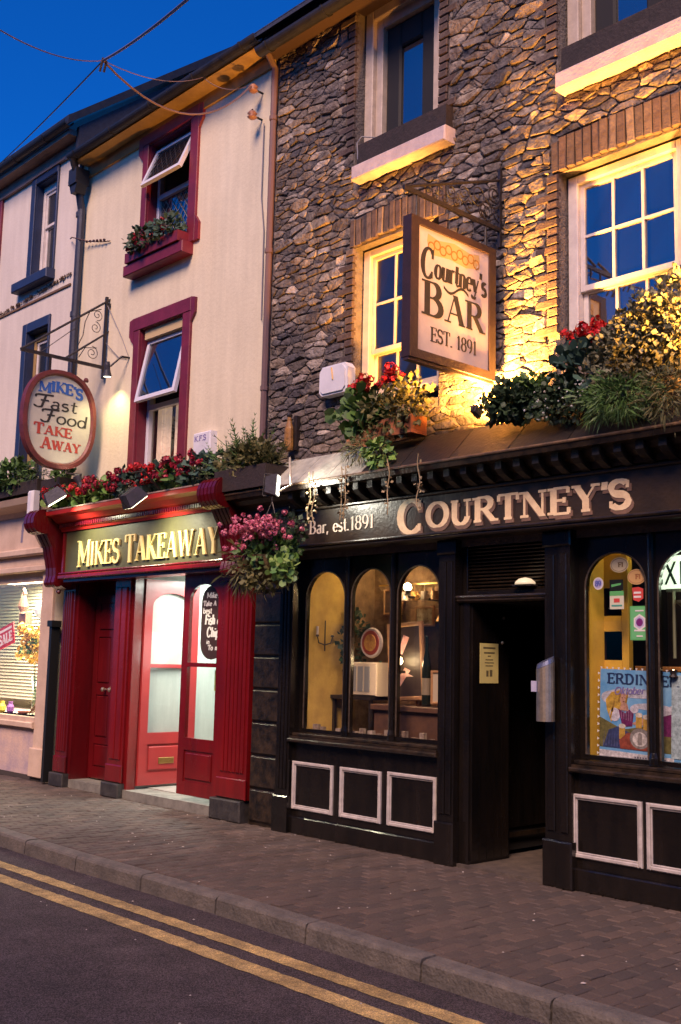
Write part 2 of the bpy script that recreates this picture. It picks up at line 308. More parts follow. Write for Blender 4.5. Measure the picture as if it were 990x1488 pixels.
# ------------------------------------------------------------------ lettering: strokes with thick stems, thin hairlines, serifs
G = {
 'M': (1.0, [('s', .12, 0, .12, 1, 0), ('s', .86, 0, .86, 1, 1), ('s', .12, 1, .49, .15, .75), ('s', .49, .15, .86, 1, 0.1)], [(.12, 0), (.86, 0), (.08, 1), (.9, 1)]),
 'I': (.36, [('s', .18, 0, .18, 1, 1)], [(.18, 0), (.18, 1)]),
 'K': (.80, [('s', .17, 0, .17, 1, 1), ('s', .2, .38, .68, 1, 0), ('s', .32, .56, .70, 0, 1)], [(.17, 0), (.17, 1), (.68, 1), (.70, 0)]),
 'E': (.68, [('s', .17, 0, .17, 1, 1), ('s', .17, .98, .6, .98, 0), ('s', .17, .52, .5, .52, 0), ('s', .17, .02, .62, .02, 0), ('s', .59, .78, .59, .98, .3), ('s', .61, .02, .61, .24, .3), ('s', .48, .42, .48, .62, .2)], [(.12, 0), (.12, 1)]),
 'F': (.64, [('s', .17, 0, .17, 1, 1), ('s', .17, .98, .6, .98, 0), ('s', .17, .52, .5, .52, 0), ('s', .59, .76, .59, .98, .3), ('s', .48, .42, .48, .62, .2)], [(.17, 0), (.12, 1)]),
 'S': (.62, [('a', .31, .745, .22, .235, 35, 270, 2), ('a', .31, .265, .23, .245, 90, -150, 2), ('s', .52, .72, .52, .98, .15), ('s', .08, .04, .08, .28, .15)], []),
 'T': (.72, [('s', .36, 0, .36, 1, 1), ('s', .05, .98, .67, .98, 0), ('s', .06, .74, .06, .98, .3), ('s', .66, .74, .66, .98, .3)], [(.36, 0)]),
 'A': (.84, [('s', .12, 0, .40, 1, 0), ('s', .70, 0, .42, 1, 1), ('s', .2, .34, .62, .34, 0)], [(.12, 0), (.70, 0)]),
 'W': (1.15, [('s', .12, 1, .34, 0, 1), ('s', .34, 0, .56, 1, 0), ('s', .54, 1, .78, 0, 1), ('s', .78, 0, 1.02, 1, 0)], [(.12, 1), (.55, 1), (1.02, 1)]),
 'Y': (.80, [('s', .14, 1, .40, .45, 1), ('s', .68, 1, .42, .45, 0), ('s', .41, 0, .41, .48, 1)], [(.14, 1), (.68, 1), (.41, 0)]),
 'C': (.78, [('a', .40, .5, .30, .49, 48, 312, 1), ('s', .62, .68, .62, .98, .2), ('s', .62, .04, .62, .26, .1)], []),
 'O': (.86, [('a', .43, .5, .33, .49, 0, 360, 1)], []),
 'U': (.80, [('s', .18, .3, .18, 1, 1), ('a', .40, .3, .22, .29, 180, 360, 1), ('s', .62, .3, .62, 1, 0)], [(.18, 1), (.62, 1)]),
 'R': (.80, [('s', .17, 0, .17, 1, 1), ('s', .17, .98, .4, .98, 0), ('a', .38, .745, .22, .235, 90, -90, 1), ('s', .17, .51, .4, .51, 0), ('s', .40, .5, .70, 0, 1)], [(.17, 0), (.12, 1), (.72, 0)]),
 'N': (.86, [('s', .15, 0, .15, 1, 0), ('s', .15, 1, .70, 0, 1), ('s', .70, 0, .70, 1, 0)], [(.15, 0), (.12, 1), (.70, 1)]),
 'B': (.76, [('s', .17, 0, .17, 1, 1), ('s', .17, .98, .38, .98, 0), ('a', .36, .76, .20, .22, 90, -90, 1), ('s', .17, .53, .4, .53, 0), ('a', .38, .27, .25, .25, 90, -90, 1), ('s', .17, .02, .38, .02, 0)], [(.12, 0), (.12, 1)]),
 'X': (.80, [('s', .14, 1, .66, 0, 1), ('s', .64, 1, .14, 0, 0)], [(.14, 0), (.66, 0), (.14, 1), (.64, 1)]),
 'L': (.66, [('s', .17, 0, .17, 1, 1), ('s', .17, .02, .58, .02, 0), ('s', .58, .02, .58, .26, .3)], [(.17, 1), (.12, 0)]),
 'D': (.82, [('s', .17, 0, .17, 1, 1), ('s', .17, .98, .38, .98, 0), ('a', .36, .5, .32, .48, 90, -90, 1), ('s', .17, .02, .38, .02, 0)], [(.12, 0), (.12, 1)]),
 'G': (.84, [('a', .42, .5, .32, .49, 48, 318, 1), ('s', .66, .05, .66, .42, .8), ('s', .64, .70, .64, .98, .2)], [(.66, .42)]),
 "'": (.22, [('s', .12, .72, .14, 1, .8)], []), '.': (.26, [('s', .12, 0, .12, .1, 1)], []), ',': (.26, [('s', .09, -.14, .13, .1, .7)], []),
 '1': (.48, [('s', .26, 0, .26, 1, 1), ('s', .08, .82, .26, .98, 0)], [(.26, 0)]),
 '8': (.62, [('a', .31, .75, .19, .23, 0, 360, 1), ('a', .31, .27, .23, .26, 0, 360, 1)], []),
 '9': (.62, [('a', .31, .68, .22, .30, 0, 360, 1), ('a', .20, .55, .33, .54, 12, -75, 1)], []),
 '&': (.8, [('a', .36, .76, .16, .22, -60, 230, 1), ('a', .33, .27, .24, .26, 120, 330, 1), ('s', .24, .62, .70, 0, 1), ('s', .52, .16, .68, .46, 0)], []),
 'a': (.50, [('s', .38, 0, .38, .42, 1), ('a', .24, .42, .14, .2, 0, 150, 1), ('a', .24, .17, .17, .17, 60, 360, 1)], []),
 'r': (.42, [('s', .14, 0, .14, .62, 1), ('a', .30, .36, .16, .25, 55, 170, 1)], [(.14, 0)]),
 'e': (.50, [('a', .25, .31, .19, .30, 0, 315, 1), ('s', .08, .34, .43, .34, 0)], []),
 's': (.42, [('a', .21, .46, .14, .14, 40, 270, 2), ('a', .21, .16, .15, .16, 90, -150, 2)], []),
 't': (.36, [('s', .18, .1, .18, .88, 1), ('s', .04, .60, .34, .60, 0), ('a', .27, .12, .09, .12, 180, 330, 0)], []),
 'u': (.56, [('s', .12, .2, .12, .62, 1), ('a', .27, .2, .15, .19, 180, 360, 1), ('s', .44, 0, .44, .62, 1)], []),
 'n': (.56, [('s', .12, 0, .12, .62, 1), ('a', .27, .4, .16, .21, 0, 170, 1), ('s', .43, 0, .43, .42, 1)], []),
 'y': (.52, [('s', .08, .62, .26, .04, 1), ('s', .46, .62, .22, -.16, 0), ('a', .14, -.17, .09, .09, 0, -200, 1)], []),
 'F2': (.70, [('s', .16, .88, .78, .95, .6), ('a', .18, .78, .10, .10, 90, 230, 1), ('s', .38, .08, .48, .90, 1), ('a', .24, .10, .15, .11, 0, -190, 1), ('s', .30, .50, .62, .53, .4)], []),
 'o': (.52, [('a', .26, .31, .20, .30, 0, 360, 1)], []),
 'd': (.56, [('a', .24, .31, .18, .30, 0, 360, 1), ('s', .43, 0, .43, 1, 1)], []),
 'b': (.54, [('a', .28, .31, .18, .30, 0, 360, 1), ('s', .1, 0, .1, 1, 1)], []),
 'k': (.50, [('s', .12, 0, .12, 1, 1), ('s', .14, .25, .40, .60, 0), ('s', .22, .36, .44, 0, 1)], []),
 'f': (.38, [('s', .16, 0, .16, .8, 1), ('a', .28, .8, .12, .18, 30, 180, 1), ('s', .04, .58, .32, .58, 0)], []),
 'h': (.56, [('s', .12, 0, .12, 1, 1), ('a', .27, .4, .16, .21, 0, 170, 1), ('s', .43, 0, .43, .42, 1)], []),
 'i': (.26, [('s', .13, 0, .13, .58, 1), ('s', .13, .76, .13, .88, 1)], []),
 'p': (.54, [('a', .30, .31, .18, .30, 0, 360, 1), ('s', .12, -.3, .12, .6, 1)], []),
 'v': (.5, [('s', .08, .62, .24, 0, 1), ('s', .24, 0, .42, .62, 0)], []),
 'j': (.3, [('s', .15, -.15, .15, .58, 1), ('a', .05, -.15, .1, .1, 0, -150, 1)], []),
 'g': (.54, [('a', .25, .34, .18, .27, 0, 360, 1), ('s', .43, -.1, .43, .6, 1), ('a', .25, -.1, .18, .17, 0, -160, 1)], []),
 ' ': (.38, [], [])}
def glyph(ch, h, wx, thick, thin, serif, slant, o, U, V, N, depth, arc=None, mb=None):
    adv, st, sf = G[ch]; mb = mb or MB(); k = 0
    def T(x, y):
        return (x * h * wx + y * h * slant, y * h)
    for s_ in st:
        k += 1; d = depth + k * .00025
        if s_[0] == 's':
            x0, y0, x1, y1, t = s_[1:]
            a = T(x0, y0); b = T(x1, y1); wd = (thin + (thick - thin) * t) * h
            dx, dy = b[0] - a[0], b[1] - a[1]; L = math.hypot(dx, dy) or 1
            if abs(dx) > abs(dy): px, py = 0, wd / 2
            else: px, py = wd / 2 * (1 if abs(dx) < .01 else 1.05), 0
            mb.ext([(a[0] - px, a[1] - py), (a[0] + px, a[1] - py) if py == 0 else (b[0], b[1] - py), (b[0] + px, b[1] + py), (b[0] - px, b[1] + py) if py == 0 else (a[0], a[1] + py)], o, U, V, N, 0, d)
        else:
            cx, cy, rx, ry, a0, a1, md = s_[1:]
            n = max(5, int(abs(a1 - a0) / 18)); out = []; inn = []
            for i in range(n + 1):
                a = R(a0 + (a1 - a0) * i / n); c, s2 = math.cos(a), math.sin(a)
                q = abs(c) if md == 1 else (abs(s2) ** .5 * .0 + abs(c) * .35 + .55 if md == 2 else .2)
                if md == 2:
                    q = .35 + .6 * (abs(s2) if (cy < .5 and a0 == 90 and s2 > 0) or (cy > .5 and a0 == 35 and s2 < 0) else abs(c))
                t = (thin + (thick - thin) * q) * h / 2
                out.append((cx + 0 * t, a, t)); 
                p = T(cx + rx * c, cy + ry * s2); nx, ny = c, s2
                tt = min(t, min(rx * wx, ry) * h * .8)
                out[-1] = (p[0] + nx * t, p[1] + ny * t); inn.append((p[0] - nx * tt, p[1] - ny * tt))
            for i in range(n):
                mb.ext([out[i], out[i + 1], inn[i + 1], inn[i]], o, U, V, N, 0, d)
    if serif:
        for (x, y) in sf:
            k += 1; a = T(x, y); hw = (thick * .5 + serif) * h; yy = a[1] + (thin * h * .5 if y < .5 else -thin * h * .5)
            mb.ext([(a[0] - hw, yy - thin * h * .5), (a[0] + hw, yy - thin * h * .5), (a[0] + hw, yy + thin * h * .5), (a[0] - hw, yy + thin * h * .5)], o, U, V, N, 0, depth + k * .00025)
    return mb, adv * h * wx
def text(s, parent, m, x, y, h, U, V, N, o, wx=1, thick=.2, thin=.06, serif=.07, slant=0, depth=.003, caps=1.0, fit=None, drop=0, shade=None, sh=(0, 0), curve=None, name='letter', step=0, rot=0, one=False):
    """Letters of a sign, one mesh each. fit: total width. caps: how much bigger the first letter of each word is."""
    o, U, V, N = Vector(o), Vector(U), Vector(V), Vector(N)
    def hh(i): return h * caps if (caps != 1 and (i == 0 or s[i - 1] == ' ')) else h
    W = sum(G[c if c in G else 'o'][0] * hh(i) * wx for i, c in enumerate(s))
    if fit: wx = wx * fit / W; W = fit
    cx = x; allmb = MB()
    for i, ch in enumerate(s):
        H = hh(i); u = cx
        if ch != ' ' and ch in G:
            mid = (u - x + G[ch][0] * H * wx / 2) / W * 2 - 1
            yy = y - (H - h) * drop + step * (u - x)
            if curve: yy += curve * (1 - mid * mid)
            c = ch
            oo = o + U * u + V * yy
            mb = allmb if one else None
            mb, _ = glyph(c, H, wx, thick * (h / H if False else 1), thin, serif, slant, oo, U, V, N, depth, mb=mb)
            if not one: mb.build(name, m, parent)
            if shade:
                m2, _ = glyph(c, H, wx, thick * 1.12, thin * 1.5, serif, slant, oo + U * sh[0] * h + V * sh[1] * h, U, V, N, max(.0012, depth - .0025))
                m2.build('letter_shade', shade, parent)
        cx += G.get(ch, G['o'])[0] * H * wx
    if one and allmb.v: allmb.build('lettering', m, parent, kind='stuff')

# ================================================================== SETTING: road, kerbs, pavement
def struct(o): o['kind'] = 'structure'; return o
rt = MB(); n = 0
rt.add([(-400, -400, -.12), (400, -400, -.12), (400, 400, -.12), (-400, 400, -.12)], [(0, 1, 2, 3)])
road = struct(rt.build('road', ROAD))
def ragged(x0, x1, y0, y1, z, m, step=.05, j=.006):
    mb = MB(); rr = random.Random(int(abs(y0) * 1000)); nn = int((x1 - x0) / step); a = []
    for i in range(nn + 1):
        x = x0 + (x1 - x0) * i / nn; w_ = -.035 * math.exp(-((x + 3.4) / 1.6) ** 2) * 1.0
        a += [(x, y0 + w_ + rr.uniform(-j, j), z), (x, y1 + w_ + rr.uniform(-j, j), z)]
    mb.add(a, [(2 * i, 2 * i + 2, 2 * i + 3, 2 * i + 1) for i in range(nn)])
    return mb.build('yellow_line', m, road)
ragged(-40, 12, -2.665, -2.54, -.116, YEL); ragged(-40, 12, -2.93, -2.79, -.116, YEL)
# kerb stones
kerb = struct(thing('kerb', '', '')); 
for k in ('label', 'category'): del kerb[k]
jx = [-9.01, -8.11, -7.14, -6.20, -5.23, -4.23, -3.34]
xs = [-9.01 - .93 * i for i in range(16, 0, -1)] + jx + [-3.34 + .95 * i for i in range(1, 9)]
def kerb_y(x): return -2.245 - .09 * max(0, min(1, (x + 6.2) / 3.0)) + (.10 * min(1, max(0, (-8.6 - x) / 3)) if x < -8.6 else 0)
for i, (a, b) in enumerate(zip(xs, xs[1:])):
    mb = MB(); rr = random.Random(i); g = .008; dz = rr.uniform(-.004, .004); P = []
    for x in (a + g, b - g):
        y = kerb_y(x)
        P.append([(x, y + .145, -.2), (x, y + .145, -.012), (x, y + .13, .002 + dz), (x, y + .035, .0 + dz), (x, y + .014, -.006 + dz), (x, y + .003, -.022), (x, y - .008, -.2)])
    m_ = len(P[0]); mb.add(P[0] + P[1], [tuple(range(m_)), tuple(range(m_, 2 * m_))[::-1]] + [(q, m_ + q, m_ + (q + 1) % m_, (q + 1) % m_) for q in range(m_)])
    mb.build('kerb_stone', KERB, kerb)
pb = MB(); pb.add([(-30, -2.2, -.012), (6, -2.2, -.012), (6, .8, -.012), (-30, .8, -.012)], [(0, 1, 2, 3)])
pave = struct(pb.build('pavement', JOINT))
# paving blocks: long side along the street's depth, stretcher bond
PW, PL = .104, .208
def paver_mesh(name, l, w_):
    mb = MB(); g = .0045; c = .007; x0, x1, y0, y1 = -w_ / 2 + g, w_ / 2 - g, -l / 2 + g, l / 2 - g
    mb.add([(x0, y0, -.03), (x1, y0, -.03), (x1, y1, -.03), (x0, y1, -.03), (x0, y0, -.008), (x1, y0, -.008), (x1, y1, -.008), (x0, y1, -.008),
            (x0 + c, y0 + c, 0), (x1 - c, y0 + c, 0), (x1 - c, y1 - c, 0), (x0 + c, y1 - c, 0)],
           [(0, 1, 5, 4), (1, 2, 6, 5), (2, 3, 7, 6), (3, 0, 4, 7), (4, 5, 9, 8), (5, 6, 10, 9), (6, 7, 11, 10), (7, 4, 8, 11), (8, 9, 10, 11)])
    return mb
pv = paver_mesh('paver', PL, PW); pme = rawmesh('paver', pv, PAVER)
cand = []; rr = random.Random(3)
ix = 0; x = -20.0
while x < 2.0:
    y = -2.40 + (PL / 2 if ix % 2 else 0)
    while y < .35:
        ya = max(y, kerb_y(x) + .149); yb_ = y + PL; sy = (yb_ - ya) / PL; yy = (ya + yb_) / 2
        if sy > .12:
            px, py = proj(x, yy, 0); q = proj(x, yy + PL / 2, 0); r_ = proj(x + PW / 2, yy, 0)
            area = abs((q[0] - px) * (r_[1] - py) - (q[1] - py) * (r_[0] - px)) if 0 < px < 990 and 0 < py < 1488 else 0
            vis = yy < -.03
            cand.append((area * sy if vis else 0, x, yy, sy))
        y += PL
    x += PW; ix += 1
cand.sort(reverse=True)
rest = MB()
for i, (a, x, y, sy) in enumerate(cand):
    dz = rr.gauss(0, .0022) + .012 * 0; rx, ry, rz = rr.gauss(0, .006), rr.gauss(0, .010), rr.gauss(0, .012)
    if i < 300: inst('paver', pme, (x + rr.gauss(0, .001), y, dz), pave, (rx, ry, rz), (1, sy, 1))
    else:
        M = Matrix.Translation((x, y, dz)) @ Matrix.Rotation(rz, 4, 'Z') @ Matrix.Rotation(ry, 4, 'Y') @ Matrix.Rotation(rx, 4, 'X')
        rest.add([tuple(M @ Vector((v[0], v[1] * sy, v[2]))) for v in pv.v], pv.f)
rest.build('paving_blocks', PAVER, pave, kind='stuff')
lit = MB(); rr = random.Random(12)
for i in range(95):
    x = rr.uniform(-12, -2.5); y = rr.uniform(-2.1, -.05) if i < 62 else rr.uniform(-4.2, -2.4); z = .004 if y > -2.3 else -.115; s_ = rr.uniform(.004, .012) * (1.6 if rr.random() < .12 else 1)
    a = rr.uniform(0, 6); c, sn = math.cos(a), math.sin(a)
    lit.add([(x + s_ * c, y + s_ * sn, z), (x - s_ * sn, y + s_ * c, z), (x - s_ * c * 1.3, y - s_ * sn, z), (x + s_ * sn, y - s_ * c * .7, z), (x, y, z + .006)], [(0, 1, 4), (1, 2, 4), (2, 3, 4), (3, 0, 4)])
o = lit.build('litter', mat('pale_litter', (.42, .38, .34), .8), kind='stuff')

# ================================================================== walls with openings
def wall(mb, x0, x1, z0, z1, holes, y, depth):
    xs_ = sorted({x0, x1, *[h[0] for h in holes], *[h[1] for h in holes]}); zs = sorted({z0, z1, *[h[2] for h in holes], *[h[3] for h in holes]})
    for a, b in zip(xs_, xs_[1:]):
        for c, d in zip(zs, zs[1:]):
            mx, mz = (a + b) / 2, (c + d) / 2
            if any(h[0] < mx < h[1] and h[2] < mz < h[3] for h in holes): continue
            mb.add([(a, y, c), (b, y, c), (b, y, d), (a, y, d)], [(0, 1, 2, 3)])
    for a, b, c, d in holes:
        mb.add([(a, y, c), (a, y + depth, c), (a, y + depth, d), (a, y, d)], [(0, 1, 2, 3)][::1])
        mb.add([(b, y, c), (b, y + depth, c), (b, y + depth, d), (b, y, d)], [(3, 2, 1, 0)])
        mb.add([(a, y, d), (b, y, d), (b, y + depth, d), (a, y + depth, d)], [(0, 1, 2, 3)])
        mb.add([(a, y, c), (b, y, c), (b, y + depth, c), (a, y + depth, c)], [(3, 2, 1, 0)])
    return mb
def shell(mb, x0, x1, y, z0, z1, yb=7.5):
    mb.add([(x0, y, z0), (x0, yb, z0), (x0, yb, z1), (x0, y, z1)], [(0, 1, 2, 3)])
    mb.add([(x1, y, z0), (x1, yb, z0), (x1, yb, z1), (x1, y, z1)], [(3, 2, 1, 0)])
    mb.add([(x0, yb, z0), (x1, yb, z0), (x1, yb, z1), (x0, yb, z1)], [(3, 2, 1, 0)])
    return mb
def roof(parent, x0, x1, ze, ye=-.22, pitch=38, run=3.9):
    mb = MB(); h = run * math.tan(R(pitch)); yr = ye + run
    mb.yz([(ye, ze), (yr, ze + h), (yr + run, ze), (yr + run, ze - .06), (yr, ze + h - .07), (ye, ze - .04)], x0, x1)
    k = 0; rr = random.Random(int(x0 * 10)); 
    for i in range(int(run / .17)):      # slate courses on the street side
        ya = ye + i * .17; za = ze + (ya - ye) * math.tan(R(pitch)); yb_ = ya + .24; zb = ze + (yb_ - ye) * math.tan(R(pitch))
        x = x0 - rr.uniform(0, .2)
        while x < x1:
            a, b = max(x, x0) + .003, min(x + .26, x1) - .003
            if b - a > .03: mb.add([(a, ya, za + .018), (b, ya, za + .018), (b, yb_, zb + .004), (a, yb_, zb + .004), (a, ya, za + .006), (b, ya, za + .006)], [(0, 1, 2, 3), (4, 5, 1, 0)])
            x += .26
    return mb.build('roof', SLATE, parent)
def gutter(parent, x0, x1, y, z, r=.07, m=None):
    mb = MB(); pr = [(math.cos(a) * r, math.sin(a) * r) for a in [R(180 + 18 * i) for i in range(11)]]
    inner = [(p[0] * .86, p[1] * .86) for p in pr][::-1]
    mb.yz([(y + a, z + b) for a, b in pr + inner], x0, x1)
    for i in range(int((x1 - x0) / .9) + 1):
        xx = x0 + .15 + i * .9
        if xx < x1: mb.yz([(y + a * 1.13, z + b * 1.13) for a, b in pr] + [(y + a, z + b) for a, b in pr[::-1]], xx, xx + .03)
    return mb.build('gutter', m or GUTTER, parent)

# ================================================================== the stone pub
pub = thing('stone_pub', 'rubble stone public house with a black painted shopfront and brick window heads', 'pub', (-6, 0, 0))
PX0, PX1 = -8.62, -1.2
holes = [(-7.36, -6.24, 6.39, 8.14), (-4.93, -3.83, 6.39, 8.14), (-1.9 - .55, -1.9 + .5, 6.39, 8.14),
         (-7.32, -6.22, 3.95, 5.62), (-4.93, -3.83, 3.95, 5.60), (-2.45, -1.4, 3.95, 5.60)]
mb = wall(MB(), PX0, PX1, 2.6, 8.3, holes, 0.005, .3)
mb.build('wall', MORTAR, pub)
mb = shell(MB(), PX0, PX1, .006, 0, 8.3); mb.build('side_wall', MORTAR, pub)
# --- bricks: soldier heads and jambs
bricks = []
def brick_mesh(sx, sy, sz):
    mb = MB(); mb.box(-sx / 2, sx / 2, -sy, .03, -sz / 2, sz / 2, .006); return rawmesh('brick', mb, BRICK)
BS, BH, BF = brick_mesh(.066, .02, .275), brick_mesh(.105, .02, .064), brick_mesh(.215, .02, .064)
rr = random.Random(5); keep = []
def head(x0, x1, z):
    nb = round((x1 - x0) / .079)
    for i in range(nb):
        x = x0 + (x1 - x0) * (i + .5) / nb
        inst('brick', BS, (x, -.008 + rr.uniform(-.008, .006), z + .14 + rr.uniform(-.006, .006) + .028 * math.sin(math.pi * (i + .5) / nb)), pub, (0, rr.gauss(0, .02), 0), (1, 1, rr.uniform(.93, 1.05)))
    keep.append((x0 - .01, x1 + .01, z, z + .31))
def jamb(x, side, z0, z1):
    nz = round((z1 - z0) / .076)
    for i in range(nz):
        z = z0 + (z1 - z0) * (i + .5) / nz; L = .215 if i % 3 == 0 else .105
        inst('brick', BF if L > .2 else BH, (x + side * L / 2, -.004 + rr.uniform(-.006, .006), z), pub, (0, rr.gauss(0, .01), 0))
    keep.append((min(x, x + side * .12), max(x, x + side * .12), z0, z1))
for (a, b, c, d) in holes[3:5]:
    head(a - .06, b + .08, d + .0); jamb(a, -1, c + .3, d); jamb(b, 1, c + .3, d)
for (a, b, c, d) in holes[0:2]:
    jamb(a, -1, 6.62, d + .1)
for (a, b, c, d) in holes[0:1]: jamb(b, 1, 6.62, d + .1)
blocks = keep + [(h[0] - .01, h[1] + .01, h[2] - (.16 if h[2] > 6 else .05), h[3] + .02) for h in holes] 
# --- rubble: weighted cells, stretched along the courses
def rubble(x0, x1, z0, z1, seed=11):
    rr = random.Random(seed); SZ = 2.5; rows = []
    pts = []; z = z0
    while z < z1:
        hgt = rr.choice([.05, .062, .075, .10]); x = x0 - rr.uniform(0, .2)
        big = rr.random()
        while x < x1:
            L = hgt * rr.uniform(1.6, 3.6) if rr.random() < .85 else hgt * rr.uniform(2.5, 4)
            pts.append([x + L / 2 + rr.gauss(0, .012), (z + hgt / 2 + rr.gauss(0, .022)), L * hgt])
            x += L
        z += hgt
    # a few large boulders swallow their neighbours
    bigs = [(rr.uniform(x0, x1), rr.uniform(z0 + .6, z1 - .15)) for _ in range(46)]
    out = []
    for p in pts:
        if any(abs(p[0] - b[0]) < .15 and abs(p[1] - b[1]) < .075 for b in bigs): continue
        out.append(p)
    bb = []
    for b in bigs:
        if all(abs(b[0] - c[0]) > .34 or abs(b[1] - c[1]) > .19 for c in bb): bb.append(b)
    out += [[b[0], b[1], .045] for b in bb]
    pts = [p for p in out if not any(k[0] < p[0] < k[1] and k[2] < p[1] < k[3] for k in blocks)]
    P = [(p[0], p[1] * SZ, min(.05, p[2]) * .28) for p in pts]
    cell = {}; cs = .45
    for i, p in enumerate(P): cell.setdefault((int(p[0] // cs), int(p[1] // cs)), []).append(i)
    polys = []
    for i, (px, pz, pw) in enumerate(P):
        poly = [(px - .5, pz - .5), (px + .5, pz - .5), (px + .5, pz + .5), (px - .5, pz + .5)]
        def clip(poly, a, b, c):       # keep a*x+b*z<=c
            o_ = []
            for (x1_, y1_), (x2_, y2_) in zip(poly, poly[1:] + poly[:1]):
                d1 = a * x1_ + b * y1_ - c; d2 = a * x2_ + b * y2_ - c
                if d1 <= 0: o_.append((x1_, y1_))
                if (d1 < 0) != (d2 < 0) and abs(d1 - d2) > 1e-12:
                    t = d1 / (d1 - d2); o_.append((x1_ + (x2_ - x1_) * t, y1_ + (y2_ - y1_) * t))
            return o_
        ci, cj = int(px // cs), int(pz // cs); nb = []
        for a in (-1, 0, 1):
            for b in (-1, 0, 1): nb += cell.get((ci + a, cj + b), [])
        for j in nb:
            if j == i: continue
            qx, qz, qw = P[j]; a, b = qx - px, qz - pz
            poly = clip(poly, a, b, (qx * qx + qz * qz - px * px - pz * pz + pw - qw) / 2)
            if len(poly) < 3: break
        if len(poly) < 3: continue
        for a, b, c in ((1, 0, x1), (-1, 0, -x0), (0, 1, z1 * SZ), (0, -1, -z0 * SZ)): poly = clip(poly, a, b, c)
        for k in blocks:
            if len(poly) < 3: break
            kx0, kx1, kz0, kz1 = k[0], k[1], k[2] * SZ, k[3] * SZ
            if max(p[0] for p in poly) < kx0 or min(p[0] for p in poly) > kx1 or max(p[1] for p in poly) < kz0 or min(p[1] for p in poly) > kz1: continue
            opt = [(kx0 - px, (1, 0, kx0)), (px - kx1, (-1, 0, -kx1)), (kz0 - pz, (0, 1, kz0)), (pz - kz1, (0, -1, -kz1))]
            poly = clip(poly, *max(opt)[1])
        if len(poly) < 3: continue
        poly = [(a, b / SZ) for a, b in poly]
        A = abs(sum(p[0] * q[1] - q[0] * p[1] for p, q in zip(poly, poly[1:] + poly[:1]))) / 2
        if A < .0008: continue
        polys.append((A, poly))
    return polys
def stone_geo(poly, A, rr):
    # round the corners, jitter, then three rings rising to a tilted face
    cx = sum(p[0] for p in poly) / len(poly); cz = sum(p[1] for p in poly) / len(poly)
    pts = []
    n = len(poly)
    for i in range(n):
        p, q = poly[i], poly[(i + 1) % n]; L = math.hypot(q[0] - p[0], q[1] - p[1])
        if L < .012: continue
        t = .12 if L > .05 else .28
        pts += [(p[0] + (q[0] - p[0]) * t, p[1] + (q[1] - p[1]) * t), (p[0] + (q[0] - p[0]) * (1 - t), p[1] + (q[1] - p[1]) * (1 - t))]
    if len(pts) < 4: return None
    sx = max(p[0] for p in pts) - min(p[0] for p in pts); sz = max(p[1] for p in pts) - min(p[1] for p in pts)
    gx = max(.5, 1 - .007 / max(sx, .03)); gz = max(.5, 1 - .008 / max(sz, .03))
    pr = rr.uniform(.006, .026) + (.010 if A > .025 else 0); tx, tz = rr.gauss(0, .07), rr.gauss(0, .13)
    def ring(s, d, j):
        o_ = []
        for (a, b) in pts:
            x = cx + (a - cx) * gx * s + rr.gauss(0, j); z = cz + (b - cz) * gz * s + rr.gauss(0, j)
            y = -d - ((x - cx) * tx + (z - cz) * tz if s < .95 else 0) + (rr.gauss(0, .0022) if s < .95 else 0)
            o_.append((x, min(y, .01), z))
        return o_
    r0 = ring(1, -.014, 0); r1 = ring(.965, pr * .55, .0015); r2 = ring(.80, pr, .003)
    m = len(pts); v = r0 + r1 + r2 + [(cx, -pr - rr.uniform(0, .006), cz)]
    f = []
    for k in (0, 1):
        for i in range(m): f.append((k * m + i, k * m + (i + 1) % m, (k + 1) * m + (i + 1) % m, (k + 1) * m + i))
    f += [(2 * m + i, 2 * m + (i + 1) % m, 3 * m) for i in range(m)]
    return v, f
polys = rubble(PX0 + .05, -2.4, 3.3, 8.26)
def score(it):
    A, p = it; q = [proj(a, 0, b) for a, b in p]; c = (sum(a[0] for a in q) / len(q), sum(a[1] for a in q) / len(q))
    if not (0 <= c[0] <= 990 and 0 <= c[1] <= 1488): return 0
    m_ = (sum(a[0] for a in p) / len(p), sum(a[1] for a in p) / len(p))
    if m_[1] < 3.75: return 0
    return abs(sum(a[0] * b[1] - b[0] * a[1] for a, b in zip(q, q[1:] + q[:1])))
polys.sort(key=score, reverse=True)
rest = MB(); rr = random.Random(21); cnt = 0
for A, p in polys:
    g_ = stone_geo(p, A, rr)
    if not g_: continue
    if cnt < 300:
        m1 = MB(); m1.add(*g_); m1.build('stone', STONE, pub); cnt += 1
    else: rest.add(*g_)
rest.build('small_rubble_stones', STONE, pub, kind='stuff')
# --- eaves
mb = MB(); mb.box(PX0, PX1, -.2, .1, 8.12, 8.3); mb.build('soffit', mat('dark_eaves_paint', (.05, .03, .025), .6), pub)
roof(pub, PX0, PX1, 8.32, ye=-.3)
gutter(pub, PX0 + .02, PX1, -.27, 8.12, .075)
mb = MB(); mb.tube([(-8.6, -.05, 3.45), (-8.6, -.05, 8.0), (-8.6, -.17, 8.15)], .036, 8)
for z in (4.4, 5.9, 7.4): mb.lathe([(.045, 0), (.045, .05)], (-8.6, -.05, z), 8)
mb.build('downpipe', PIPEB, pub)

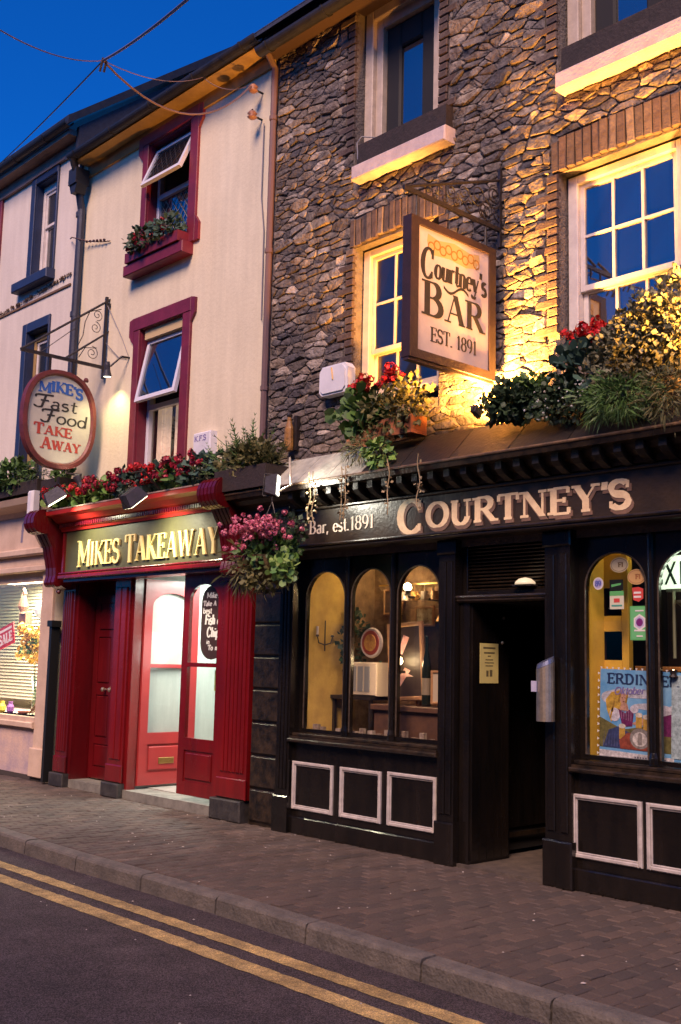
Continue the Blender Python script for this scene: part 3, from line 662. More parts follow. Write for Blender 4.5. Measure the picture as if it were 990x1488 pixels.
# --- sash windows of the pub
def sash(parent, x0, x1, z0, z1, cols, split, frame_m, rows_top=2, pm=None, yb=.1, side=.09):
    w_ = MB(); w_.frame(x0, x1, z0, z1, side, yb, yb + .1, .006, wb=.06, wt=.07)
    wf = w_.build('window', frame_m, parent)
    ix0, ix1 = x0 + side, x1 - side
    for k, (a, b, y, rows) in enumerate(((split, z1 - .07, yb + .035, rows_top), (z0 + .06, split + .03, yb + .075, 1))):
        sb = MB(); sb.frame(ix0 + .002, ix1 - .002, a, b, .042, y, y + .035, .004, wb=.05 if k == 0 else .07)
        gx0, gx1, gz0, gz1 = ix0 + .044, ix1 - .044, a + (.05 if k == 0 else .07), b - .042
        bw = .022
        for i in range(1, cols): c = gx0 + (gx1 - gx0) * i / cols; sb.box(c - bw / 2, c + bw / 2, y + .004, y + .03, gz0, gz1)
        for j in range(1, rows):
            c = gz0 + (gz1 - gz0) * j / rows
            for i in range(cols):
                a1 = gx0 + (gx1 - gx0) * i / cols + (bw / 2 if i else 0); a2 = gx0 + (gx1 - gx0) * (i + 1) / cols - (bw / 2 if i < cols - 1 else 0)
                sb.box(a1, a2, y + .004, y + .03, c - bw / 2, c + bw / 2)
        sb.build('sash', frame_m, wf)
        rq = random.Random(int(x0 * 77 + k))
        for i in range(cols):
            for j in range(rows):
                a1, a2 = gx0 + (gx1 - gx0) * i / cols, gx0 + (gx1 - gx0) * (i + 1) / cols; c1, c2 = gz0 + (gz1 - gz0) * j / rows, gz0 + (gz1 - gz0) * (j + 1) / rows
                p_ = MB(); t = [rq.gauss(0, .004) for _ in range(4)]
                p_.add([(a1, y + .018 + t[0], c1), (a2, y + .018 + t[1], c1), (a2, y + .018 + t[2], c2), (a1, y + .018 + t[3], c2)], [(0, 1, 2, 3)]); p_.build('pane', pm or PANE_SKY, wf)
    return wf
sash(pub, -4.91, -3.85, 4.08, 5.58, 3, 4.60, WHITE)
sash(pub, -7.30, -6.24, 4.08, 5.60, 3, 4.55, mat('warm_white_frame', (.66, .56, .42), .45, (.55, .46, .34), 8, .2, 40), pm=PANE_X)
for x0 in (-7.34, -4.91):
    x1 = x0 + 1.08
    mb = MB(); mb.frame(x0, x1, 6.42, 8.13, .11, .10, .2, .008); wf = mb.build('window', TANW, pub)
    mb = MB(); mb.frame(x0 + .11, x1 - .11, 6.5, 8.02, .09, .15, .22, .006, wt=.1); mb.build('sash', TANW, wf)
    mb = MB(); mb.frame(x0 + .2, x1 - .2, 6.5, 7.92, .2, .2, .26, .02, wt=.26, wb=.06); mb.build('dark_reflection_frame', mat('dark_reflection_tone', (.010, .009, .009), .7), wf)  # dark frame painted to stand in for the dark roof mirrored in the glass
    mb = MB(); mb.add([(x0 + .2, .235, 6.5), (x1 - .2, .235, 6.5), (x1 - .2, .235, 7.9), (x0 + .2, .235, 7.9)], [(0, 1, 2, 3)]); mb.build('pane', PANE_SKY, wf)
for (a, b) in ((-7.25, -6.04), (-4.86, -3.62)):
    mb = MB(); mb.box(a, b, -.15, .11, 6.24, 6.385, .012); mb.build('sill', SILLST, pub)
    mb = MB(); mb.box(a + .04, b - .02, -.11, -.085, 6.39, 6.60); mb.box(a + .04, b - .02, .06, .085, 6.39, 6.60); mb.box(a + .04, a + .07, -.085, .06, 6.39, 6.60); mb.box(b - .05, b - .02, -.085, .06, 6.39, 6.60)
    mb.box(a + .07, b - .05, -.085, .06, 6.40, 6.54)
    o = mb.build('window_trough', WOOD); tag(o, ('dark wooden trough on the lit sill above and left of the hanging bar sign' if a < -6 else 'dark wooden trough on the stone sill at the top right corner of the photo'), 'planter', 'empty troughs on the top floor sills')
mb = MB(); mb.tube([(-7.2, -.10, 6.40), (-7.2, -.12, 6.62), (-7.16, -.10, 6.68), (-7.08, 0, 6.68)], .006, 5)
tag(mb.build('bent_wire', mat('pale_wire', (.3, .3, .32), .5)), 'short bent wire hooked over the dark trough on the top floor sill', 'wire')

# ================================================================== cream house (takeaway)
cre = thing('cream_house', 'cream rendered house with maroon window surrounds above the red takeaway shopfront', 'house', (-10.7, 0, 0))
CH = [(-11.11, -10.19, 6.50, 8.02), (-11.11, -10.19, 3.75, 5.60)]
wall(MB(), -12.86, -8.66, 2.6, 8.3, CH, 0, .25).build('wall', CREAM, cre)
shell(MB(), -12.86, -8.66, .001, 0, 8.3).build('side_wall', CREAM, cre)
mb = MB(); mb.box(-12.62, -8.64, -.24, .0, 8.215, 8.26); mb.box(-12.62, -8.64, -.03, -.004, 8.06, 8.213); mb.build('soffit', OCHRE, cre)
roof(cre, -12.86, -8.64, 8.36, ye=-.26)
gutter(cre, -12.62, -8.6, -.30, 8.28, .07)
mb = MB(); mb.box(-12.72, -12.52, -.26, -.06, 7.90, 8.12); mb.xz([(-12.72, 7.9), (-12.52, 7.9), (-12.57, 7.78), (-12.67, 7.78)], -.24, -.08); mb.tube([(-12.56, -.3, 8.24), (-12.6, -.22, 8.1)], .05, 8)
mb.build('hopper_head', GUTTER, cre)
mb = MB(); mb.tube([(-12.62, -.15, 7.85), (-12.66, -.07, 7.6), (-12.69, -.07, 3.6)], .052, 10)
for z in (7.5, 6.1, 4.9): mb.lathe([(.062, 0), (.062, .07)], (-12.68, -.07, z), 10)
mb.build('downpipe', mat('dark_blue_pipe', (.03, .035, .06), .5, (.02, .022, .04), 6, .2, 30), cre)
def surround(x0, x1, z0, z1, ox0, ox1, oz1, low_ears=True):
    mb = MB(); y0, y1 = -.035, .0
    # left and right stiles with shouldered ears, lintel with ears
    mb.box(ox0 + .10, x0, y0, y1, z0 - .05, z1, .006); mb.box(x1, ox1 - .08, y0, y1, z0 - .05, z1, .006)
    mb.xz([(ox0, oz1 - .02), (ox0, oz1 - .22), (ox0 + .04, oz1 - .27), (ox0 + .098, oz1 - .33), (ox0 + .098, z1), (ox0 + .098, oz1)], y0, y1)
    mb.xz([(ox1, oz1 - .02), (ox1, oz1 - .20), (ox1 - .04, oz1 - .25), (ox1 - .078, oz1 - .30), (ox1 - .078, oz1)], y0, y1)
    mb.box(ox0 + .1, ox1 - .08, y0 - .003, y1, z1 + .001, oz1, .006)
    if low_ears: mb.xz([(ox1 - .078, z0 + .26), (ox1 - .03, z0 + .2), (ox1 - .0, z0 + .16), (ox1, z0 - .05), (ox1 - .078, z0 - .05)], y0, y1)
    # painted reveals
    mb.box(x0 - .001, x0 + .012, .0, .15, z0, z1); mb.box(x1 - .012, x1 + .001, .0, .15, z0, z1); mb.box(x0 + .012, x1 - .012, .001, .15, z1 - .012, z1)
    return mb.build('window_surround', MAROON, cre)
surround(-11.11, -10.19, 6.50, 8.02, -11.33, -9.95, 8.16)
surround(-11.11, -10.19, 3.75, 5.60, -11.34, -9.95, 5.77, False)
mb = MB(); mb.box(-11.36, -10.08, -.16, .02, 6.30, 6.44, .01); mb.build('sill', MAROON, cre)
UPVC = mat('white_plastic_frame', (.68, .68, .74), .35, (.60, .60, .66), 5)
LEADC = mat('lead_strip', (.03, .03, .035), .5)
CURT = mat('net_curtain', (.70, .58, .48), .9, (.40, .30, .24), 4, .2, 20, emit=(1, .66, .42), es=.30)  # emission makes the curtain glow as though the room behind were lit
def casement(z0, z1, ztr, zh, yh, zb, ybt, leaded, vent_m):
    mb = MB(); mb.frame(-11.098, -10.202, z0, z1, .05, .12, .18, .006, wt=.06); mb.box(-11.048, -10.252, .115, .175, ztr - .03, ztr + .03); wf = mb.build('window', UPVC, cre)
    mb = MB(); mb.add([(-11.05, .16, z0 + .05), (-10.25, .16, z0 + .05), (-10.25, .16, ztr - .03), (-11.05, .16, ztr - .03)], [(0, 1, 2, 3)])
    mb.build('pane', PANE_SKY if leaded else glass('house_glass', .06), wf)
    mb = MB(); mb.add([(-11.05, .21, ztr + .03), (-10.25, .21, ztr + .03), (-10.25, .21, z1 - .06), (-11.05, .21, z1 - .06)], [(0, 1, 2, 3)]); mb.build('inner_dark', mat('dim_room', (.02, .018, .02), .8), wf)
    if leaded:
        mb = MB()
        for k in range(-8, 16):
            for sg in (1, -1):
                a = (-11.05 + k * .11, z0 + .05); pts = []
                for t in range(0, 60):
                    x = a[0] + sg * t * .02 + (0 if sg == 1 else 0); z = a[1] + t * .026
                    if -11.048 < x < -10.252 and z < ztr - .03: pts.append((x, z))
                if len(pts) > 1:
                    (xa, za), (xb, zb_) = pts[0], pts[-1]; mb.ext([(xa - .004, za), (xa + .004, za), (xb + .004, zb_), (xb - .004, zb_)], (0, 0, 0), (1, 0, 0), (0, 0, 1), (0, -1, 0), -.155 + (.001 if sg == 1 else 0), -.150)
        mb.build('lead_lattice', mat('pale_lead', (.30, .26, .22), .5), wf)
    else:
        for k in range(2):
            mb = MB(); x0, x1 = ((-11.04, -10.72), (-10.66, -10.26))[k]; v = []; f = []; n = 26
            for i in range(n + 1):
                x = x0 + (x1 - x0) * i / n; y = .25 + .018 * math.sin(i * 1.9) + .008 * math.sin(i * 4.1)
                v += [(x, y, z0 + .02), (x + .01 * math.sin(i), y, ztr)]
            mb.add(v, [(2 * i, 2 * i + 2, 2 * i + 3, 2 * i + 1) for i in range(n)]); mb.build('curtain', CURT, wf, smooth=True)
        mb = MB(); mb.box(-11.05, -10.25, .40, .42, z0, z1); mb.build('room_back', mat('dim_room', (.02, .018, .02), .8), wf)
    # the open top-hung vent
    d = Vector((0, ybt - yh, zb - zh)); L = d.length; V = -d.normalized(); U = Vector((1, 0, 0)); N = U.cross(V)   # N faces the street
    if N.y > 0: N = -N
    o_ = Vector((-11.07, yh, zh)) + d; Wd = .84
    mb = MB(); fw = .052
    for (a, b, c, e) in ((0, fw, 0, L), (Wd - fw, Wd, 0, L), (fw, Wd - fw, 0, fw), (fw, Wd - fw, L - fw, L)):
        mb.ext([(a, c), (b, c), (b, e), (a, e)], o_, U, V, N, -.02, .025)
    ve = mb.build('vent_sash', UPVC, wf)
    mb = MB(); mb.ext([(fw, fw), (Wd - fw, fw), (Wd - fw, L - fw), (fw, L - fw)], o_, U, V, N, 0, .004); mb.build('pane', vent_m, wf)
    if leaded:
        mb = MB(); 
        for k in range(-6, 14):
            for sg in (1, -1):
                pts = []
                for t in range(0, 60):
                    x = fw + k * .10 + sg * t * .02; z = fw + t * .026
                    if fw < x < Wd - fw and z < L - fw: pts.append((x, z))
                if len(pts) > 1:
                    (xa, za), (xb, zb_) = pts[0], pts[-1]; mb.ext([(xa - .004, za), (xa + .004, za), (xb + .004, zb_), (xb - .004, zb_)], o_, U, V, N, .0045, .0085 + (.0006 if sg == 1 else 0))
        mb.build('lead_lattice', LEADC, wf)
casement(6.50, 8.02, 7.33, 7.93, .09, 7.40, -.13, True, PANE_DK)
casement(3.75, 5.60, 4.63, 5.46, .10, 4.67, -.06, False, PANE_SKY)
mb = MB(); mb.box(-11.06, -10.24, .02, .11, 5.47, 5.587); mb.build('head_board', mat('lit_yellow_board', (.55, .42, .22), .7), cre)  # yellow tone stands in for light falling on the inner frame head

# ================================================================== pink house on the left
pnk = thing('pink_house', 'pale lilac house with navy window surrounds at the left edge', 'house', (-14.4, 0, 0))
PHL = [(-14.14, -13.50, 7.02, 8.45), (-14.14, -13.50, 4.0, 6.2)]
wall(MB(), -17.2, -12.88, 3.5, 8.9, PHL, .0, .2).build('wall', PINK, pnk)
shell(MB(), -17.2, -12.88, .001, 0, 8.9).build('side_wall', PINK, pnk)
mb = MB(); mb.yz([(-.02, 8.35), (3.75, 11.50), (7.5, 8.35), (7.5, 5.0), (-.02, 8.0)], -12.879, -12.80)
g_ = mb.build('gable_slates', SLATE, pnk)
mb = MB()
for i in range(20):
    z = 8.3 + i * .17
    for k in range(24):
        y = .02 + k * .26 + (i % 2) * .13; zt = z + .17; lim = 8.45 + .84 * y
        if zt < lim: mb.box(-12.80, -12.79 + .004, y + .003, y + .257, z + .003, zt)
mb.build('slate_hanging', SLATE, pnk, kind='stuff')
mb = MB(); mb.yz([(-.30, 8.80), (-.30, 8.92), (3.75, 12.18), (3.75, 12.04)], -12.95, -12.74); mb.build('verge_board', GUTTER, pnk)
mb = MB(); mb.yz([(-.10, 8.28), (3.75, 11.49), (3.75, 12.05), (-.10, 8.85)], -12.875, -12.80); mb.build('gable', SLATE, pnk)
roof(pnk, -17.2, -12.78, 8.93, ye=-.28)
mb = MB(); mb.box(-17.2, -12.86, -.22, .0, 8.72, 8.80); mb.box(-17.2, -12.87, -.05, -.004, 8.55, 8.718); mb.build('soffit', mat('brown_eaves', (.26, .18, .15), .7, (.18, .12, .10), 4), pnk)
gutter(pnk, -17.2, -12.78, -.27, 8.86, .075)
for k, (a, b, c, d) in enumerate(PHL):
    mb = MB(); mb.box(a - .13, a, -.03, 0, c - .02, d + .14, .006); mb.box(b, b + .035, -.03, 0, c - .02, d + .14, .006); mb.box(a, b, -.03, 0, d, d + .14, .006)
    mb.box(a - .001, a + .012, .0, .12, c, d); mb.box(a + .012, b, .0, .12, d - .012, d); mb.build('window_surround', NAVY, pnk)
    wf = MB(); wf.frame(a + .013, b, c, d - .013, .06, .10, .17, .006, wt=.12); wf = wf.build('window', WHITE if not k else OCHRE, pnk)
    m = (c + d) / 2 + .05
    for (z0, z1, y) in ((m, d - .13, .12), (c + .06, m + .03, .145)):
        s_ = MB(); s_.frame(a + .075, b - .062, z0, z1, .045, y, y + .03, .004); s_.box((a + b) / 2 + .02, (a + b) / 2 + .04, y + .003, y + .027, z0 + .045, z1 - .045) if z0 < m else None; s_.build('sash', WHITE, wf)
        s_ = MB(); s_.add([(a + .11, y + .017, z0 + .03), (b - .10, y + .017, z0 + .03), (b - .10, y + .017, z1 - .03), (a + .11, y + .017, z1 - .03)], [(0, 1, 2, 3)]); s_.build('pane', PANE_SKY, wf)
    if k == 0: mb = MB(); mb.box(a - .36, b + .06, -.14, .1, c - .17, c - .03, .012); mb.build('sill', NAVY, pnk)
mb = MB(); rr = random.Random(4)
for i in range(180):
    x = rr.uniform(-15.2, -12.95); z = 6.665 + (x + 15.2) * .06 + rr.gauss(0, .012); s_ = rr.uniform(.008, .03)
    mb.add([(x - s_, -.012, z), (x, -.03, z - s_ * .8), (x + s_, -.012, z + s_ * .3), (x, -.02, z + s_)], [(0, 1, 2), (0, 2, 3)])
mb.box(-15.3, -12.95, -.02, -.001, 6.63, 6.66)
tag(mb.build('moss_strip', mat('dry_moss', (.12, .06, .05), .9, (.20, .13, .06), 20), None, kind='stuff'), 'dry brown moss growing along the ledge below the upper navy window', 'moss')
# next house further left
mb = MB(); mb.box(-19, -17.22, -.05, 6, 0, 8.5); nh = thing('far_left_house', 'strip of dark plum house just inside the left edge of the photo', 'house', (-18, 0, 0)); mb.build('wall', MAROON, nh)
mb = MB(); mb.box(-15.36, -15.22, -.04, -.002, 5.9, 8.55, .006); mb.build('quoin_strip', MAROON, pnk)

# ================================================================== black pub shopfront
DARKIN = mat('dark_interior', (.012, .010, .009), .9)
mb = MB()
for i in range(8):
    z = .04 + i * .325; dx = 0 if i % 2 else .05
    m1 = MB(); m1.box(-8.66, -8.24 + dx * .3, -.03, .1, z, z + .305, .014); m1.build('pier_block', BLACKP, pub)
mb.box(-8.68, -8.24, .0, .14, 0, 2.66); mb.build('pier', BLACKP, pub)
def pilaster(x0, x1, z0, z1, y=-.06, flutes=3):
    mb = MB(); mb.box(x0 - .015, x1 + .015, y - .03, .1, 0, .34, .012); mb.box(x0, x1, y, .1, .34, z1 - .12)
    mb.box(x0 - .015, x1 + .015, y - .025, .1, z1 - .12, z1, .012); w_ = (x1 - x0 - .04) / flutes
    for i in range(flutes):
        a = x0 + .02 + i * w_; mb.box(a + .006, a + w_ - .006, y - .016, y - .0, .40, z1 - .18, .008)
    return mb.build('pilaster', BLACK, pub)
pilaster(-8.22, -8.03, 0, 2.66); pilaster(-6.13, -5.95, 0, 2.66, flutes=2); pilaster(-5.05, -4.93, 0, 2.66, y=-.04, flutes=1); pilaster(-4.915, -4.80, 0, 2.66, flutes=1)
def shopwin(x0, x1, lights, zb=.94, zt=2.66, spr=2.22, top=2.48):
    # plinth and stall riser
    mb = MB(); mb.box(x0, x1, -.01, .12, 0, .85); mb.box(x0, x1, -.045, -.01, 0, .16, .01); mb.build('stall_riser', BLACK, pub)
    mb = MB(); mb.box(x0 - .01, x1 + .01, -.09, .2, .85, .885, .01); mb.box(x0, x1, -.06, .2, .885, .905); mb.box(x0, x1, -.03, .22, .905, .935, .006)
    mb.build('window_sill', BLACKP, pub)
    n = len(lights); fr = MB()
    for i, (a, b) in enumerate(lights):
        c0 = x0 if i == 0 else (lights[i - 1][1] + a) / 2; c1 = x1 if i == n - 1 else (b + lights[i + 1][0]) / 2
        fr.archcell(c0, c1, zb, zt, a, b, zb + .035, spr, top, .06, .11)
    wf = fr.build('shop_window', BLACK, pub)
    for i, (a, b) in enumerate(lights):
        m1 = MB(); nn = 16; mm = (a + b) / 2; rx = (b - a) / 2
        P = [(a, .088, zb + .04)] + [(mm - rx * math.cos(math.pi * k / nn), .088, spr + (top - spr) * math.sin(math.pi * k / nn)) for k in range(nn + 1)] + [(b, .088, zb + .04)]
        m1.add(P, [tuple(range(len(P)))]); m1.build('pane', GLASS, wf)
        m1 = MB(); pts = [(q[0], .057, q[2]) for q in P]; m1.tube([(p[0] * .985 + mm * .015, p[1], p[2] - .002) for p in pts], .007, 5); m1.build('bead', mat('worn_bead', (.09, .07, .05), .3, (.03, .02, .015), 20, .3, 50, coat=.4), wf)
        if i < n - 1:
            c = (b + lights[i + 1][0]) / 2; m1 = MB(); m1.tube([(c, .045, zb + .03), (c, .045, zt)], .022, 8); m1.lathe([(.034, 0), (.034, .05), (.024, .09)], (c, .045, zb), 8); m1.build('mullion', BLACK, wf)
shopwin(-8.03, -6.14, [(-7.97, -7.41), (-7.33, -6.81), (-6.73, -6.22)])
shopwin(-4.80, -2.95, [(-4.75, -4.22), (-4.13, -3.60), (-3.51, -2.98)])
pilaster(-2.94, -2.74, 0, 2.66)
mb = MB(); mb.box(-2.72, -1.2, 0, .14, 0, 2.66); mb.build('end_panel', BLACK, pub)
for (a, b, c, d) in ((-8.01, -7.44, .225, .67), (-7.345, -6.82, .225, .67), (-6.74, -6.17, .225, .68), (-4.82, -4.235, .235, .69), (-4.20, -3.62, .235, .69), (-3.58, -3.0, .235, .69)):
    m1 = MB(); m1.frame(a, b, c, d, .030, -.034, -.0105, .007); m1.frame(a + .030, b - .030, c + .030, d - .030, .012, -.022, -.0105, .004); m1.build('panel_moulding', WHITEF, pub)
# doorway: louvred transom, beam, reveal boards, dark lobby
mb = MB(); mb.frame(-5.95, -5.05, 2.18, 2.66, .05, .04, .12, .006); mb.box(-5.95, -5.05, .125, .15, 2.2, 2.66); tr = mb.build('transom', BLACK, pub)
for i in range(13):
    m1 = MB(); z = 2.24 + i * .029; m1.yz([(.055, z), (.06, z - .008), (.12, z + .016), (.12, z + .026)], -5.90, -5.10); m1.build('louvre_slat', BLACKP, tr)
mb = MB(); mb.box(-5.97, -5.04, -.035, .14, 2.13, 2.178, .014); mb.tube([(-5.97, -.03, 2.175), (-5.04, -.03, 2.175)], .016, 8); mb.build('door_beam', BLACKP, pub)
mb = MB(); mb.box(-5.94, -5.84, -.0, .50, .02, 2.13); mb.build('door_reveal', BLACK, pub)
for i in range(5):
    m1 = MB(); y = .02 + i * .096; m1.box(-5.84, -5.82, y, y + .09, .05, 2.12); m1.build('reveal_board', BLACK, pub)
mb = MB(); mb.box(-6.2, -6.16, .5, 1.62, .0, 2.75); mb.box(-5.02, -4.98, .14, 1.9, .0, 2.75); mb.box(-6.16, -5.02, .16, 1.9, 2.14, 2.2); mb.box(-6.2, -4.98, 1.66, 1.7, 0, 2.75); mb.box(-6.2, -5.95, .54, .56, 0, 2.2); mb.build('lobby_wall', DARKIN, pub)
mb = MB(); mb.box(-5.94, -5.84, .505, .53, .02, 2.13)
mb.build('reveal_end', BLACK, pub)
mb = MB(); mb.box(-6.16, -5.02, 1.6, 1.64, .02, 2.14); wd = mb.build('inner_door', BLACK, pub)
for i in range(12):
    m1 = MB(); x = -6.14 + i * .092; m1.box(x, x + .084, 1.575, 1.6, .22 if i else .22, 2.1, .006); m1.build('door_board', BLACK, wd)
for i in range(10):
    m1 = MB(); y = .55 + i * .1; m1.box(-6.16, -6.135, y, y + .092, .2, 2.1); m1.build('wall_board', BLACK, pub)
mb = MB(); mb.box(-6.13, -6.115, .54, 1.56, .12, .16); mb.build('skirting_strip', BLACKP, pub)
mb = MB(); mb.box(-5.95, -5.05, -.03, 1.6, -.02, .022); mb.build('door_step', mat('worn_step', (.10, .078, .06), .8, (.05, .04, .034), 8, .5, 40), pub)
mb = MB(); mb.lathe([(.006, 0), (.014, .004), (.014, .01)], (-5.82, .42, 2.02), 8, (1, 0, 0)); mb.lathe([(.006, 0), (.016, .006), (.010, .02)], (-5.82, .40, 1.81), 8, (1, 0, 0)); mb.build('door_stud', CHROME, pub)
# fascia, modillions, cornice, block capping
FX0, FX1 = -7.84, -2.9
mb = MB(); mb.box(FX0, FX1, -.2, .1, 2.72, 3.05); mb.box(-8.66, -2.7, -.22, .1, 2.66, 2.72, .012); mb.box(FX0, FX1, -.225, -.2, 3.035, 3.065, .008)
fas = mb.build('fascia', BROWNB, pub)
mb = MB(); mb.tube([(-8.64, -.225, 2.70), (-2.7, -.225, 2.70)], .014, 8); mb.build('fascia_moulding', BLACKP, pub)
for x0, x1 in ((-8.66, -8.28), (-8.26, -7.85), (-2.88, -2.72)):
    mb = MB(); mb.box(x0, x1, -.24, .1, 2.725, 3.17, .02); mb.box(x0 + .05, x1 - .05, -.262, -.24, 2.80, 3.10, .02)
    mb.build('fascia_end_block', BLACKP, pub)
mb = MB(); mb.yz([(.0, 3.06), (-.24, 3.07), (-.26, 3.12), (-.33, 3.15), (-.36, 3.19), (-.45, 3.20), (-.46, 3.245), (.0, 3.25)], -8.66, -2.6); mb.build('cornice', BLACKP, pub)
rr = random.Random(8)
for i in range(28):
    x = -7.75 + i * .178
    m1 = MB(); m1.yz([(-.225, 3.062), (-.245, 3.058), (-.30, 3.075), (-.36, 3.10), (-.40, 3.135), (-.40, 3.196), (-.225, 3.196)], x, x + .062); m1.build('modillion', mat('matt_black', (.0035, .003, .003), .55, (.012, .008, .005), 9, .5, 40), pub)
xs_ = [-8.66, -8.12, -7.60, -7.18, -6.72, -6.25, -5.70, -5.1, -4.55, -4.0, -3.4, -2.6]
for i, (a, b) in enumerate(zip(xs_, xs_[1:])):
    m1 = MB(); m1.yz([(-.455, 3.25), (-.445, 3.268), (-.12, 3.575), (-.02, 3.60), (-.02, 3.25)], a + .004, b - .004)
    m1.build('capping_slab', FLASH if 1 <= i < 4 else LEAD, pub)
    m1 = MB(); m1.box((a + b) / 2 - .003, (a + b) / 2 + .003, -.3, -.05, 3.42, 3.425)
mb = MB(); mb.tube([(-8.66, -.46, 3.255), (-2.6, -.46, 3.255)], .013, 8); mb.build('cornice_lip', mat('worn_lip', (.20, .12, .06), .5, (.05, .035, .025), 9, .5, 30), pub)
# lettering on the fascia
U, V, Nf = (1, 0, 0), (0, 0, 1), (0, -1, 0)
text("COURTNEY'S", fas, CREAML, -6.50, 2.762, .205, U, V, Nf, (0, -.2005, 0), thick=.29, thin=.10, serif=.045, depth=.007, caps=1.38, fit=2.33, drop=.40, shade=SHADEL, sh=(.07, -.13))
text("Bar, est.1891", fas, mat('white_lettering', (.80, .70, .55), .6), -7.66, 2.81, .125, U, V, Nf, (0, -.2005, 0), thick=.17, thin=.05, serif=.03, depth=.004, caps=1.0, fit=.88)

# ================================================================== hanging bar sign
XB = -5.51
bs_ = thing('hanging_bar_sign', 'square cream hanging sign reading BAR EST. 1891 on its black iron bracket', 'hanging sign', (XB, -.65, 4.0))
mb = MB()
T_ = .045
mb.box(XB - T_, XB + T_, -1.165, -1.075, 3.93, 5.06, .0); mb.box(XB - T_, XB + T_, -.215, -.135, 3.93, 5.06); mb.box(XB - T_, XB + T_, -1.075, -.215, 3.93, 4.0); mb.box(XB - T_, XB + T_, -1.075, -.215, 5.0, 5.06)
mb.box(XB - .03, XB + .03, -1.16, -.14, 3.905, 3.928); mb.build('frame', SIGNFR, bs_)
mb = MB(); mb.box(XB - .03, XB + .03, -1.073, -.217, 4.002, 4.998); pn = mb.build('panel', SIGNW, bs_)
FU, FV, FN = (0, 1, 0), (0, 0, 1), (1, 0, 0)
sx = XB + .0302
text("Courtney's", pn, INKB, -1.045, 4.62, .185, FU, FV, FN, (sx, 0, 0), thick=.20, thin=.07, serif=.02, slant=.06, depth=.002, caps=1.35, fit=.80, drop=.38, step=-.0, name='letter')
text("BAR", pn, INKB, -1.02, 4.30, .235, FU, FV, FN, (sx, 0, 0), thick=.23, thin=.055, serif=.05, depth=.002, caps=1.18, fit=.75)
text("EST. 1891", pn, INKB, -.92, 4.10, .115, FU, FV, FN, (sx, 0, 0), thick=.17, thin=.05, serif=.03, depth=.002, fit=.56)
mb = MB()
def wave(pts, w_, mb=mb, x=sx, d=.0022):
    for (a, b), (c, e) in zip(pts, pts[1:]): mb.ext([(a, b - w_ / 2), (c, e - w_ / 2), (c, e + w_ / 2), (a, b + w_ / 2)], (x, 0, 0), FU, FV, FN, 0, d)
pp = [(-.77 + i * .02, 4.575 - .035 * math.sin(i * .42) + .0 * i) for i in range(16)]
wave(pp, .022); mb.build('flourish', INKB, pn)
# gold strapwork band: interlaced rings
mb = MB(); rr = random.Random(2)
mb.ext([(-.97, 4.90), (-.95, 4.83), (-.90, 4.80), (-.70, 4.82), (-.50, 4.80), (-.38, 4.83), (-.33, 4.90), (-.34, 4.955), (-.45, 4.935), (-.65, 4.965), (-.84, 4.935), (-.96, 4.96)], (sx, 0, 0), FU, FV, FN, 0, .0012)
mb.build('ornament_ground', mat('pale_gold', (.50, .36, .16), .6), pn)
mb = MB()
for k in range(9):
    cx, cz = -.92 + k * .068, 4.875 + (.018 if k % 2 else -.012); r_ = .042
    for i in range(14):
        a, b = 2 * math.pi * i / 14, 2 * math.pi * (i + 1) / 14
        mb.ext([(cx + r_ * math.cos(a), cz + r_ * math.sin(a)), (cx + r_ * math.cos(b), cz + r_ * math.sin(b)), (cx + r_ * .72 * math.cos(b), cz + r_ * .72 * math.sin(b)), (cx + r_ * .72 * math.cos(a), cz + r_ * .72 * math.sin(a))], (sx, 0, 0), FU, FV, FN, .0012, .0022 + .0003 * (k % 3))
mb.build('ornament', GOLDP, pn)
mb = MB(); 
mb.box(XB - .012, XB + .012, -1.21, .0, 5.255, 5.29); mb.box(XB - .014, XB + .014, -.045, -.012, 5.12, 5.82); mb.box(XB - .05, XB + .05, -.014, .012, 5.68, 5.74); mb.box(XB - .05, XB + .05, -.014, .012, 5.16, 5.22)
mb.tube([(XB, -1.20, 5.28), (XB, -.03, 5.72)], .013, 6); mb.build('bracket', IRON, bs_)
def spiral(mb, x, cy, cz, r0, turns, a0, sgn, r=.006, n=24):
    P = []
    for i in range(n + 1):
        t = i / n; rr_ = r0 * (1 - t * .82); a = a0 + sgn * t * turns * 2 * math.pi; P.append((x, cy + rr_ * math.cos(a), cz + rr_ * math.sin(a)))
    mb.tube(P, r, 5)
mb = MB()
for (cy, r_) in ((-.12, .11), (-.32, .105), (-.50, .085), (-.66, .065), (-.80, .05), (-.92, .035)):
    hz = (cy + 1.2) / 1.17 * .44; spiral(mb, XB, cy, 5.29 + hz * .62, r_, 1.6, R(200), 1); spiral(mb, XB, cy + .07, 5.29 + hz * .30, r_ * .8, 1.5, R(20), -1)
spiral(mb, XB, -.1, 5.56, .09, 1.6, R(90), 1); spiral(mb, XB, -.2, 5.4, .10, 1.8, R(300), -1); mb.build('scrollwork', IRON, bs_)
for y in (-1.06, -.22):
    m1 = MB(); m1.tube([(XB, y, 5.262), (XB, y, 5.055)], .010, 6); m1.build('hanger', IRON, bs_)

